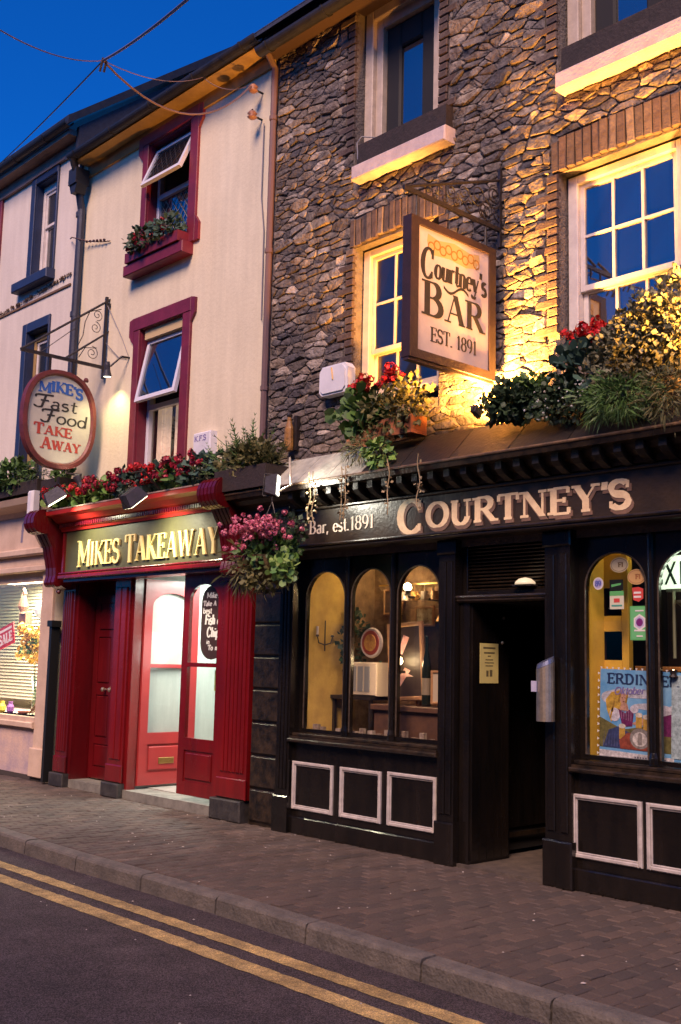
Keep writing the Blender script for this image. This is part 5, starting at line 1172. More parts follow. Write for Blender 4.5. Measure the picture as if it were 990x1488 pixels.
def picture(name, x0, x1, z0, z1, y, fm, im, lab, tilt=0, fw=.045, extra=None, cat_='picture'):
    t = thing(name, lab, cat_, (x0, y, z0)); M = TMv((x0, y, z0)) @ Matrix.Rotation(R(tilt), 4, 'Y'); W_, H_ = x1 - x0, z1 - z0
    m1 = MB(M); m1.frame(0, W_, 0, H_, fw, 0, .03, .008); m1.build('frame', fm, t); m1 = MB(M); m1.box(fw, W_ - fw, .012, .025, fw, H_ - fw); p = m1.build('print', im, t)
    if extra: extra(M, p, W_, H_)
    return t
TANF = mat('tan_wood_frame', (.40, .22, .09), .45, (.26, .13, .06), 9, .3, 30)
def ex1(M, p, W_, H_):
    q_ = M.to_3x3(); pk = mat('pink_brush', (.62, .26, .22), .6, (.70, .5, .45), 20)
    for (a, b, c, d) in ((.30, .62, .40, .72), (.42, .66, .30, .55), (.2, .34, .48, .22), (.12, .16, .40, .30)):
        m1 = MB(M); m1.ext([(a * W_, b * H_), (a * W_ + .05, b * H_ - .02), (c * W_ + .1, d * H_ + .06), (c * W_ + .03, d * H_ + .09)], (0, .0115, 0), (1, 0, 0), (0, 0, 1), (0, -1, 0), 0, .001 + a * .001); m1.build('paint_stroke', pk, p)
picture('tilted_print', -7.17, -6.72, 1.26, 1.98, .42, TANF, mat('dark_print', (.035, .022, .018), .5), 'tilted framed dark print with pink and white lettering in the bar window', -4, .04, ex1)
picture('large_frame', -7.42, -6.50, 1.15, 2.16, .96, TANF, mat('dim_print', (.10, .055, .03), .6, (.05, .03, .02), 8), 'large tan picture frame on the brown back wall behind the tilted print', 0, .09)
picture('small_frame', -6.60, -6.38, 1.26, 1.56, .36, TANF, mat('pale_print', (.45, .38, .26), .6), 'small pale framed card at the right end of the bar window shelf', 0, .025)
mb = MB(); bt = thing('wine_bottle', 'dark glass bottle standing right of the tilted framed print', 'bottle', (-6.66, .34, .92))
mb.lathe([(.04, 0), (.042, .02), (.042, .36), (.016, .50), (.015, .62), (.018, .63)], (-6.68, .40, 1.24), 14); mb.build('bottle', mat('dark_bottle', (.01, .014, .01), .1), bt, smooth=True)
mb = MB(); mb.lathe([(.0425, .1), (.0425, .25)], (-6.68, .40, 1.24), 14); mb.build('bottle_label', mat('bottle_paper', (.2, .16, .1), .7), bt)
mb = MB(); mb.box(-7.3, -6.25, .30, .60, 1.18, 1.235, .008); mb.box(-7.28, -6.28, .34, .36, .92, 1.18); tag(mb.build('wooden_shelf', mat('shelf_wood', (.11, .055, .03), .5, (.06, .03, .02), 9)), 'brown wooden shelf holding bottle and pictures inside the bar window', 'shelf')
rb = thing('round_badge_sign', 'round gold and red badge sign with a pale rim in the middle bar window arch', 'sign', (-7.55, .55, 1.9))
mb = MB(); mb.lathe([(.145, 0), (.15, .01), (.14, .03)], (-7.58, .60, 1.81), 24, (0, -1, 0)); mb.build('rim', mat('pale_rim', (.55, .48, .42), .5), rb); mb = MB(); mb.lathe([(.12, .031), (.115, .036)], (-7.58, .60, 1.81), 24, (0, -1, 0)); mb.build('ring', mat('badge_red', (.30, .05, .035), .5), rb)
mb = MB(); mb.lathe([(.085, .0365), (.08, .042)], (-7.58, .60, 1.81), 16, (0, -1, 0)); mb.build('badge', mat('badge_gold', (.62, .36, .08), .5, (.4, .15, .05), 30), rb)
bx = thing('cream_storage_box', 'cream box with grey panels beneath the round badge sign', 'box', (-7.6, .5, 1.3))
mb = MB(); mb.box(-7.76, -7.38, .46, .62, 1.30, 1.62, .01); b_ = mb.build('box', mat('cream_box', (.66, .56, .38), .6), bx)
for k in range(3): m1 = MB(); m1.box(-7.73 + k * .095, -7.66 + k * .095, .455, .46, 1.34, 1.58); m1.build('panel', mat('grey_box_panel', (.28, .29, .27), .6), bx)
mb = MB(); mb.box(-8.0, -7.42, .42, .66, 1.26, 1.295); mb.box(-7.98, -7.95, .45, .48, .93, 1.26); mb.box(-7.47, -7.44, .45, .48, .93, 1.26); tag(mb.build('dark_side_shelf', IRON), 'dark shelf carrying the cream box beside the yellow wall', 'shelf')
pl = thing('trailing_house_plant', 'dark trailing plant against the yellow wall inside the left arch of the bar', 'plant', (-7.85, .6, 1.6))
mb = MB(); leafcloud(mb, (-7.85, .62, 1.78), (.10, .16, .34), 230, .06, 9, up=.2); mb.build('foliage', FOL['dark'], pl); mb = MB(); mb.lathe([(.05, 0), (.07, .12), (.075, .13)], (-7.85, .62, 1.32), 12); mb.build('pot', TERRA, pl)
cnd = thing('wall_candelabrum', 'thin black iron candle bracket on the yellow wall of the bar window', 'candle holder', (-7.80, .35, 1.8))
mb = MB(); mb.tube([(-7.95, .30, 2.02), (-7.95, .30, 1.72)], .007, 5); mb.tube([(-7.95, .20, 1.86), (-7.95, .22, 1.80), (-7.95, .30, 1.78), (-7.95, .38, 1.80), (-7.95, .40, 1.86)], .007, 5); mb.lathe([(.02, 0), (.012, .02)], (-7.95, .2, 1.86), 8); mb.lathe([(.02, 0), (.012, .02)], (-7.95, .4, 1.86), 8); mb.build('bracket', IRON, cnd)
mb = MB(); mb.lathe([(.012, 0), (.012, .08)], (-7.95, .2, 1.88), 8); mb.build('candle', WHITE, cnd)
def bottle(x, y, z, h, m, lab):
    m1 = MB(); m1.lathe([(.030, 0), (.032, .015), (.032, h * .58), (.012, h * .78), (.012, h * .97), (.015, h)], (x, y, z), 12); return tag(m1.build('bottle', m, smooth=True), lab, 'bottle', 'bottles inside the bar window')
GB = [mat('green_bottle', (.02, .07, .03), .12), mat('amber_bottle', (.22, .08, .015), .12), mat('clear_bottle', (.40, .38, .30), .15)]
bottle(-6.86, .50, 1.236, .30, GB[1], 'amber bottle half hidden behind the tilted framed print'); bottle(-6.52, .46, 1.236, .27, GB[0], 'short green bottle just left of the small pale framed card'); bottle(-7.70, .56, 1.296, .0 + .24, GB[2], 'clear bottle standing behind the cream box'); bottle(-7.47, .60, 1.296, .34, GB[0], 'tall green bottle at the right end of the dark side shelf')
for i, (x0, x1, z0, z1, lab) in enumerate(((-7.78, -7.50, 2.10, 2.36, 'small dark picture high on the wall behind the middle arch'), (-6.46, -6.22, 1.62, 1.98, 'narrow gilt framed picture at the right edge of the bar window'), (-7.30, -7.05, 1.98, 2.18, 'little brass framed certificate above the tilted print'))):
    picture('wall_picture', x0, x1, z0, z1, .93 - .02 * i, TANF, mat('picture_%s' % 'abc'[i], ((.06, .035, .02), (.30, .2, .1), (.5, .42, .3))[i], .5, (.14, .08, .05), 14), lab, 0, .025)
fl_ = thing('tasselled_lampshade', 'small fringed lamp shade glowing under the upper bulb of the bar window', 'lamp shade', (-6.95, .7, 2.05)); m1 = MB(); m1.lathe([(.10, 0), (.045, .11), (.04, .115)], (-6.80, .80, 2.02), 14); m1.build('shade', mat('shade_cloth', (.55, .30, .10), .8, emit=(1, .5, .15), es=.35), fl_); m1 = MB(); m1.lathe([(.02, -.12), (.008, 0)], (-6.80, .80, 2.02), 8); m1.build('stem', BRASS, fl_)
mb = MB(); rq = random.Random(6)
for i in range(16): x = -7.94 + i * .108; z = .935; h_ = rq.uniform(.05, .16); mb.box(x, x + rq.uniform(.03, .08), .16, .20, z, z + h_ * .6)
o = mb.build('sill_clutter', mat('sill_clutter_mat', (.12, .08, .06), .6, (.4, .33, .25), 12), kind='stuff'); tag(o, 'low jumble of cards and trinkets along the foot of the bar window', 'clutter')
for i, x in enumerate((-7.25, -7.12, -6.99, -6.86)):
    m1 = MB(); m1.lathe([(.035, -.08), (.04, -.075), (.036, 0), (.038, .004)], (x, .70, 2.30 - .0 * i), 12); m1.tube([(x + .038, .70, 2.285), (x + .065, .70, 2.27), (x + .065, .70, 2.245), (x + .038, .70, 2.235)], .006, 5); m1.tube([(x, .70, 2.30), (x, .70, 2.37)], .003, 4)
    tag(m1.build('hanging_mug', [MATS['pale_rim'], MATS['badge_gold']][i % 2], smooth=False), ['leftmost pale mug of the row hanging in the bar window', 'gold mug second from left in the hanging row', 'pale mug third from left in the hanging row', 'rightmost gold mug of the row hanging in the bar window'][i], 'mug', 'mugs hanging in the bar window')
mb = MB(); mb.box(-7.6, -6.3, .69, .71, 2.37, 2.385); tag(mb.build('mug_rail', BRASS), 'brass rail holding the row of hanging mugs in the bar window', 'rail')
mb = MB(); mb.box(-7.9, -6.3, .94, .985, 1.05, 1.16); mb.box(-7.9, -6.3, .90, .94, 1.16, 1.18); tag(mb.build('wall_seat_back', mat('oxblood_leather', (.10, .02, .02), .4)), 'dark red padded seat back along the rear of the bar window', 'seat')
# --- right window
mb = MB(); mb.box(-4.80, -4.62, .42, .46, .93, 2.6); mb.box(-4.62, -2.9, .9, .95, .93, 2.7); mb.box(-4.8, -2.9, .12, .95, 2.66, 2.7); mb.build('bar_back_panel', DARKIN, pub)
ycab = thing('yellow_cabinet', 'tall yellow painted cupboard with dark square openings behind the bar stickers', 'cabinet', (-4.9, .4, .93))
YP = mat('yellow_cupboard_paint', (.66, .42, .05), .45, (.54, .33, .04), 4, .15, 30)
mb = MB(); mb.frame(-5.02, -4.55, .92, 2.60, .06, .34, .40, .004); mb.box(-4.96, -4.61, .34, .40, 1.40, 1.68); mb.box(-4.96, -4.61, .34, .40, 1.90, 2.02); mb.box(-4.96, -4.61, .34, .40, 2.24, 2.54); mb.box(-4.96, -4.61, .34, .4, .98, 1.40); mb.build('carcass', YP, ycab)
mb = MB(); mb.box(-4.96, -4.61, .42, .44, 1.68, 1.90); mb.box(-4.96, -4.61, .42, .44, 2.02, 2.24); mb.build('opening', mat('dark_cupboard_inside', (.05, .018, .008), .6), ycab)
mb = MB(); mb.box(-4.78, -4.765, .15, .34, .93, 2.6); mb.build('side_board', YP, ycab)
for i in range(14): m1 = MB(); x = -4.52 + i * .12; m1.box(x, x + .112, .86, .88, .93, 2.6, .006); m1.build('back_board', mat('brown_board', (.045, .026, .018), .5, (.03, .018, .012), 8), pub)
mb = MB(); mb.box(-4.6, -2.95, .5, .85, 1.60, 1.64, .006); tag(mb.build('orange_shelf', mat('orange_wood', (.42, .19, .05), .5)), 'orange wooden shelf edge behind the festival poster', 'shelf')
po = thing('festival_poster', 'blue beer festival poster with a blonde woman, reading ERDINGER, in the right bar window', 'poster', (-4.6, .2, .94))
Mp = TMv((-4.72, .19, .955)) @ Matrix.Rotation(R(1.5), 4, 'Y'); q_ = Mp.to_3x3()
def flat(pts, m, d, name, par, M=Mp, y=-.001): m1 = MB(M); m1.ext(pts, (0, y, 0), (1, 0, 0), (0, 0, 1), (0, -1, 0), 0, d); return m1.build(name, m, par)
mb = MB(Mp); mb.box(0, .70, 0, .01, 0, .66); pbd = mb.build('poster_sheet', mat('poster_blue', (.07, .26, .52), .55, (.20, .42, .62), 5), po)
def el(cx, cz, a, b, n=16): return [(cx + a * math.cos(2 * math.pi * i / n), cz + b * math.sin(2 * math.pi * i / n)) for i in range(n)]
PM = lambda n_, c: mat('print_' + n_, c, .5, tuple(v * .45 for v in c), 38)
flat(el(.30, .49, .22, .035), PM('cloud', (.55, .58, .66)), .0006, 'cloud', po); flat(el(.10, .45, .09, .05), PM('cloud', (.5, .5, .6)), .0008, 'cloud', po); flat(el(.44, .40, .16, .025), PM('cloud', (.5, .5, .6)), .0007, 'cloud', po)
flat([(0, .08), (.62, .08), (.62, .22), (.40, .26), (.2, .22), (0, .30)], PM('meadow', (.16, .15, .05)), .0009, 'meadow', po)
flat([(.03, .08), (.20, .08), (.26, .2), (.16, .24), (.08, .21)], PM('skirt', (.04, .06, .16)), .0012, 'skirt', po)
flat([(.10, .27), (.06, .36), (.05, .43), (.10, .49), (.19, .51), (.24, .46), (.21, .40), (.15, .34)], PM('blonde_hair', (.62, .40, .06)), .0014, 'hair', po)
flat(el(.205, .445, .032, .042), PM('skin', (.58, .34, .24)), .0018, 'face', po); flat([(.17, .36), (.25, .36), (.235, .41), (.185, .41)], PM('skin', (.58, .34, .24)), .0017, 'neck', po)
flat([(.16, .37), (.18, .30), (.20, .24), (.28, .25), (.29, .34), (.255, .37), (.22, .34)], PM('purple_bodice', (.16, .02, .11)), .0020, 'bodice', po)
flat(el(.13, .325, .045, .05), PM('white_blouse', (.62, .62, .70)), .0019, 'sleeve', po); flat(el(.295, .375, .035, .03), PM('white_blouse', (.62, .62, .70)), .0019, 'sleeve', po)
flat([(.27, .27), (.34, .25), (.42, .29), (.50, .33), (.52, .36), (.44, .35), (.34, .30)], PM('skin', (.58, .34, .24)), .0016, 'arm', po)
for (a, b) in ((.17, .15), (.31, .24), (.37, .23)): flat([(a, b), (a + .05, b), (a + .05, b + .09), (a, b + .09)], PM('beer', (.55, .34, .06)), .0022, 'beer_glass', po); flat(el(a + .025, b + .095, .03, .018, 10), PM('foam', (.7, .66, .56)), .0025, 'beer_foam', po)
flat([(.18, .08), (.52, .08), (.54, .14), (.50, .20), (.24, .20), (.17, .14)], PM('red_banner', (.30, .07, .04)), .0024, 'banner', po)
flat(el(.345, .165, .085, .075, 20), PM('emblem_grey', (.30, .28, .26)), .0027, 'emblem', po); flat(el(.345, .160, .060, .052, 20), PM('emblem_white', (.70, .68, .64)), .0030, 'emblem', po)
flat([(.325, .12), (.365, .12), (.362, .20), (.345, .21), (.328, .20)], PM('emblem_grey', (.30, .28, .26)), .0033, 'emblem', po)
flat([(0, .0), (.62, .0), (.62, .05), (0, .06)], PM('white_strip', (.66, .66, .68)), .0012, 'strip', po)
LB = mat('poster_navy', (.01, .03, .10), .6)
q1, q3 = q_ @ Vector((1, 0, 0)), q_ @ Vector((0, 0, 1))
for a_, z_ in ((.175, .47), (.235, .47), (.12, .40), (.105, .35)): flat([(a_ - .02, z_ - .05), (a_ - .005, z_ - .06), (a_ + .012, z_ + .02), (a_, z_ + .03)], PM('hair_shade', (.40, .24, .04)), .0021, 'hair_lock', po)
for (x_, z_, w_) in ((.193, .452, .007), (.217, .452, .007), (.205, .425, .010)): flat(el(x_, z_, w_, .003, 8), PM('features', (.10, .03, .03)), .0024, 'features', po)
for i in range(5): flat([(.185 + i * .02, .30 - .004 * i), (.192 + i * .02, .30 - .004 * i), (.192 + i * .02, .36), (.185 + i * .02, .36)], PM('bodice_lace', (.30, .16, .26)), .0026, 'lacing', po)
for i in range(7): flat([(.03 + i * .024, .09), (.036 + i * .024, .09), (.045 + i * .022, .2)], PM('skirt_fold', (.10, .12, .26)), .0020, 'fold', po)
for i in range(12): flat([(.30 + i * .022, .020), (.314 + i * .022, .020), (.314 + i * .022, .034), (.30 + i * .022, .034)], PM('small_print', (.12, .12, .16)), .0018, 'small_print', po)
flat([(.42, .24), (.50, .26), (.60, .34), (.60, .42), (.50, .38), (.44, .32)], PM('white_blouse', (.62, .62, .70)), .0015, 'second_sleeve', po); flat([(.50, .20), (.60, .20), (.60, .36), (.53, .34)], PM('purple_bodice', (.16, .02, .11)), .0019, 'second_bodice', po)
text("ERDINGER", pbd, LB, .06, .555, .075, q1, q3, (0, -1, 0), Mp @ Vector((0, -.001, 0)), thick=.24, thin=.11, serif=.02, depth=.002, fit=.60, one=True)
text("Oktober fest", pbd, mat('poster_script', (.16, .14, .34), .6), .12, .475, .055, q1, q3, (0, -1, 0), Mp @ Vector((0, -.0016, 0)), thick=.2, thin=.1, serif=0, slant=.25, depth=.002, fit=.40, one=True, step=.06)
for i in range(12):
    fl = MB(Mp); z = .03 + i * .054; fl.add([(-.02, -.002, z - .012), (0, -.002, z), (-.02, -.002, z + .012)], [(0, 1, 2)]); fl.add([(.05 * i, -.002, .675), (.05 * i + .02, -.002, .675), (.05 * i + .01, -.002, .655)], [(0, 1, 2)]); fl.build('bunting', mat('bunting_white', (.62, .64, .62), .6), po)
flat([(.60, .05), (.70, .05), (.70, .64), (.60, .64)], PM('pale_edge', (.42, .56, .60)), .0036, 'pale_edge', po)
for i in range(9): flat(el(.71, .04 + i * .07, .016, .018, 8), mat('bunting_white', (.62, .64, .62), .6), .007, 'scallop', po)
mb = MB(); mb.box(-3.94, -3.93, .22, .24, .94, 1.60); mb.box(-3.99, -3.96, .22, .235, .94, 1.58); tag(mb.build('framed_board_edge', TANF), 'thin tan edge of a board standing right of the pale poster', 'board')
nc = thing('notice_card', 'white card with dark columns at the bottom right of the bar window', 'card', (-3.95, .15, .94)); Mq = TMv((-3.93, .16, .945))
flat([(0, 0), (.22, 0), (.22, .40), (0, .40)], mat('card_white', (.60, .54, .56), .6), .006, 'card', nc, Mq)
for i in range(5): flat([(.035, .05 + i * .065), (.19, .05 + i * .065), (.19, .095 + i * .065), (.035, .095 + i * .065)], mat('card_ink', (.20, .12, .16), .6), .0075, 'printed_block', nc, Mq)
ex = thing('exit_sign', 'glowing greenish white EXIT sign high in the right hand bar window', 'sign', (-4.0, .35, 2.3))
mb = MB(); mb.box(-4.36, -3.84, .34, .40, 2.215, 2.46); exb = mb.build('lightbox', mat('exit_glow', (.8, .9, .75), .5, emit=(.82, 1.0, .72), es=.95), ex)
text("EXIT", exb, mat('exit_ink', (.02, .05, .03), .6), -4.355, 2.245, .17, U, V, Nf, (0, .3395, 0), thick=.13, thin=.10, serif=0, depth=.003, fit=.40)
mb = MB(); mb.box(-4.22, -3.64, .33, .41, 2.19, 2.212); mb.lathe([(.03, 0), (.09, .05), (.1, .07)], (-4.02, .30, 2.05), 14); mb.tube([(-4.14, .3, 1.7), (-4.14, .3, 2.19)], .012, 6); mb.build('mount', mat('greenish_metal', (.16, .18, .11), .4), ex)
lamp('POINT', (-3.95, .28, 2.3), 2.2, (.85, 1, .75), ex, None, .08)
bulb(-4.47, .30, 2.60, .03, 'small warm bulb hidden above the stickers in the right bar window', 30, (1, .72, .40), 'window_bulb')
bulb(-4.08, .17, 1.60, .018, 'tiny white fairy light glinting beside the festival poster', 2.0, (1, .85, .7), 'fairy_light')
# stickers on the glass
def sticker(name, pts_fn, m, lab, inner=None, cat_='sticker'):
    t = thing(name, lab, cat_, (-4.5, .08, 2)); M0 = Matrix.Identity(4)
    flat(pts_fn, m, .0012, 'backing', t, M0, .084)
    for i, (p, mm) in enumerate(inner or []): flat(p, mm, .0018 + .0004 * i, 'print', t, M0, .084)
    return t
def sq(x0, x1, z0, z1): return [(x0, z0), (x1, z0), (x1, z1), (x0, z1)]
S1, S2 = mat('sticker_cream', (.60, .52, .32), .5), mat('sticker_orange', (.58, .36, .14), .5); SI = mat('sticker_brown_ink', (.20, .12, .05), .6)
for (cx, cz, m, ink, lab) in ((-4.46, 2.385, S1, SI, 'cream oval VFI sticker, the topmost on the bar window glass'), (-4.315, 2.29, S2, mat('sticker_orange_ink', (.35, .14, .05), .6), 'orange oval VFI sticker below and right of the cream oval one')):
    t = sticker('oval_sticker', el(cx, cz, .078, .058, 20), m, lab, [(el(cx, cz, .070, .050, 20), ink), (el(cx, cz, .066, .046, 20), m)])
    text("VFI", t, ink, cx - .034, cz - .017, .036, U, V, Nf, (0, .0805, 0), thick=.26, thin=.12, serif=.03, depth=.001, fit=.07, one=True)
SB, SWh = mat('sticker_blue', (.10, .12, .42), .5), mat('sticker_white', (.66, .64, .62), .5)
t = sticker('round_sticker', el(-4.645, 2.252, .045, .047, 18), SWh, 'round white sticker with blue figures left of the black label', [(el(-4.645, 2.252, .036, .038, 18), mat('sticker_lilac', (.45, .42, .62), .5))])
text("89", t, SB, -4.67, 2.232, .04, U, V, Nf, (0, .0805, 0), thick=.3, thin=.16, serif=0, depth=.001, fit=.05, one=True)
GR, DKG = mat('sticker_green', (.10, .38, .12), .5), mat('sticker_black', (.012, .014, .012), .4)
sticker('black_label', sq(-4.545, -4.43, 2.195, 2.275), DKG, 'black label with a green script mark above the white and green one', [([(-4.53, 2.22), (-4.45, 2.235), (-4.445, 2.25), (-4.53, 2.24)], GR)])
sticker('card_label', sq(-4.545, -4.425, 2.055, 2.19), mat('sticker_pale', (.55, .56, .42), .5), 'pale label with green top and red mark below the black label', [(sq(-4.545, -4.425, 2.155, 2.19), GR), (sq(-4.51, -4.46, 2.105, 2.135), mat('sticker_red', (.52, .06, .05), .5)), (sq(-4.53, -4.44, 2.075, 2.088), mat('sticker_teal', (.08, .3, .25), .5))])
sticker('red_badge_sticker', [(-4.355, 2.21), (-4.345, 2.12), (-4.30, 2.105), (-4.262, 2.13), (-4.262, 2.20), (-4.30, 2.215)], mat('sticker_red', (.52, .06, .05), .5), 'red badge sticker directly above the green poster', [(sq(-4.34, -4.28, 2.165, 2.18), SWh), (sq(-4.34, -4.28, 2.135, 2.15), SWh)])
hx = lambda cx, cz, a, b: [(cx + a * math.cos(R(30 + 60 * i)), cz + b * math.sin(R(30 + 60 * i))) for i in range(6)]
sticker('green_sticker', sq(-4.375, -4.215, 1.825, 2.075), GR, 'green rectangular sticker with a purple hexagon in a white border', [(sq(-4.365, -4.225, 1.835, 2.065), mat('sticker_green2', (.13, .44, .17), .5)), (hx(-4.295, 1.955, .055, .062), SWh), (hx(-4.295, 1.955, .042, .047), mat('sticker_lilac', (.45, .42, .62), .5)), (el(-4.295, 1.955, .028, .030, 14), mat('sticker_purple', (.16, .02, .16), .5)), (sq(-4.34, -4.25, 1.89, 1.902), SWh), (sq(-4.33, -4.26, 2.035, 2.045), SWh), (sq(-4.32, -4.27, 1.85, 1.86), SWh)])

# bill on the reveal, steel ash bin, beam lamp
t = thing('yellow_bill', 'narrow yellow printed bill on the black boards left of the bar door', 'notice', (-5.82, .27, 1.6))
mb = MB(); mb.box(-5.8195, -5.816, .11, .35, 1.47, 1.80); mb.build('paper', mat('yellow_paper', (.62, .54, .18), .7, (.55, .47, .16), 6), t)
for (a, b, c, d) in ((.15, .31, 1.755, 1.77), (.16, .30, 1.715, 1.728), (.21, .25, 1.69, 1.70), (.18, .28, 1.66, 1.668), (.17, .29, 1.635, 1.643), (.18, .28, 1.61, 1.618), (.19, .22, 1.525, 1.575), (.235, .27, 1.525, 1.58)):
    m1 = MB(); m1.box(-5.816, -5.8152, a, b, c, d); m1.build('print', mat('bill_ink', (.12, .10, .04), .7), t)
ab = thing('steel_ash_bin', 'brushed steel cigarette bin with a slanted top fixed to the bar door post', 'ash bin', (-4.97, -.12, 1.2))
mb = MB(); n = 20; c0 = (-4.975, -.135); v = []; r_ = .070
for i in range(n): a = 2 * math.pi * i / n; v += [(c0[0] + r_ * math.cos(a), c0[1] + r_ * math.sin(a), 1.21), (c0[0] + r_ * math.cos(a), c0[1] + r_ * math.sin(a), 1.63 + .30 * r_ * math.cos(a) + .35 * r_ * math.sin(a))]
mb.add(v, [(2 * i, 2 * ((i + 1) % n), 2 * ((i + 1) % n) + 1, 2 * i + 1) for i in range(n)] + [tuple(2 * i + 1 for i in range(n)), tuple(2 * i for i in range(n))[::-1]]); mb.build('tube', CHROME, ab, smooth=False)
mb = MB(); mb.add([(p[0] * 1.0, p[1], p[2] + .002) for p in v[1::2]] + [((p[0] - c0[0]) * .9 + c0[0], (p[1] - c0[1]) * .9 + c0[1], p[2] + .035) for p in v[1::2]], [(i, (i + 1) % n, n + (i + 1) % n, n + i) for i in range(n)] + [tuple(range(n, 2 * n))]); mb.build('slanted_lid', mat('blue_grey_steel', (.16, .18, .26), .35, metal=.6), ab)
mb = MB(); mb.box(-5.045, -5.00, -.222, -.205, 1.43, 1.51); mb.build('label', mat('bin_label', (.42, .42, .55), .5), ab); mb = MB(); mb.box(-4.99, -4.96, -.08, -.03, 1.25, 1.6); mb.build('wall_mount', IRON, ab)
bl2 = thing('transom_lamp', 'half dome lamp glowing dimly on the louvres over the bar door', 'lamp', (-5.29, .0, 2.27))
mb = MB(); mb.lathe([(.085, 0), (.08, .02), (.05, .045), (.01, .055)], (-5.29, .03, 2.265), 16); mb.build('dome', mat('dim_dome', (.5, .42, .3), .4, emit=(1, .74, .46), es=.55), bl2, smooth=True)
mb = MB(); mb.box(-5.385, -5.195, -.02, .09, 2.25, 2.264); mb.build('base', IRON, bl2)

# ================================================================== lights on the ledges
def box_flood(x, y, z, aim, lab, e, col, group=None, s_=.13, es=6, arm=True, ang=120, size=.05):
    t = thing('floodlight', lab, 'floodlight', (x, y, z), group); d = (Vector(aim) - Vector((x, y, z))).normalized(); M = TMv((x, y, z)) @ d.to_track_quat('Z', 'X').to_matrix().to_4x4()
    m1 = MB(M); m1.add([(-s_, -s_ * .75, 0), (s_, -s_ * .75, 0), (s_, s_ * .75, 0), (-s_, s_ * .75, 0), (-s_ * .7, -s_ * .5, -s_ * 1.1), (s_ * .7, -s_ * .5, -s_ * 1.1), (s_ * .7, s_ * .5, -s_ * 1.1), (-s_ * .7, s_ * .5, -s_ * 1.1)],
                       [(0, 1, 5, 4), (1, 2, 6, 5), (2, 3, 7, 6), (3, 0, 4, 7), (7, 6, 5, 4), (0, 3, 2, 1)]); m1.frame(-s_ * 1.04, s_ * 1.04, -.014, .014, 0, 0, 0) if 0 else None; m1.build('housing', DARKBOX, t)
    m1 = MB(M); m1.box(-s_ * .88, s_ * .88, -s_ * .63, s_ * .63, .004, .008); m1.build('lens', mat('flood_lens_%d' % es, (.9, .9, .8), .3, emit=col, es=es), t)
    m1 = MB(M); 
    for a in (-1, 1): m1.box(a * s_ - .005, a * s_ + .005, -.012, .012, -s_ * 1.3, .0)
    m1.box(-s_, s_, -.012, .012, -s_ * 1.34, -s_ * 1.28); m1.build('yoke', IRON, t)
    lamp('SPOT', Vector((x, y, z)) + d * .02, e, col, t, Vector((x, y, z)) + d, size, ang, .9); return t
box_flood(-11.68, -.70, 3.45, (-11.45, -.14, 2.60), 'grey box floodlight at the left end of the red cornice', 110, (1.0, .93, .62), None)
box_flood(-9.93, -.70, 3.27, (-9.88, -.14, 2.60), 'grey box floodlight over the middle of the red cornice', 110, (1.0, .93, .62), None)
for x in (-11.68, -9.93): m1 = MB(); m1.tube([(x, -.40, 3.45), (x, -.62, 3.62), (x, -.78, 3.58)], .012, 6); o = m1.build('arm', IRON, bpy.data.objects['floodlight' if x < -11 else 'floodlight.001'])
box_flood(-7.52, -.72, 3.20, (-6.95, -.24, 3.16), 'dark box floodlight left of the ledge, washing the pale capping blocks', 60, (1.0, .94, .78), None, .10, 5, ang=125)
wr = MB(); wr.tube([(-7.62, -.5, 3.5), (-7.5, -.6, 3.42), (-7.4, -.66, 3.2), (-7.52, -.72, 3.14)], .011, 6); wr.build('bent_arm', mat('pale_metal_arm', (.45, .40, .30), .4), bpy.data.objects['floodlight.002'])
AMB = (1.0, .41, .07)
f1 = box_flood(-5.47, -.36, 3.66, (-5.46, -.08, 4.2), 'glaring amber floodlight on the ledge below the hanging bar sign, lighting the stones upwards', 2300, AMB, 'amber uplighters on the pub ledge', .05, 90, ang=176, size=.04)
f2 = box_flood(-3.10, -.62, 3.72, (-3.35, -.22, 4.7), 'amber floodlight among the plants at the right end of the pub ledge', 1500, AMB, 'amber uplighters on the pub ledge', .09, 40, ang=165, size=.05)
f1['label'] = 'amber uplighter glaring on the pub ledge right below the hanging bar sign'; f2['label'] = 'amber uplighter at the right end of the pub ledge behind the silver bush'

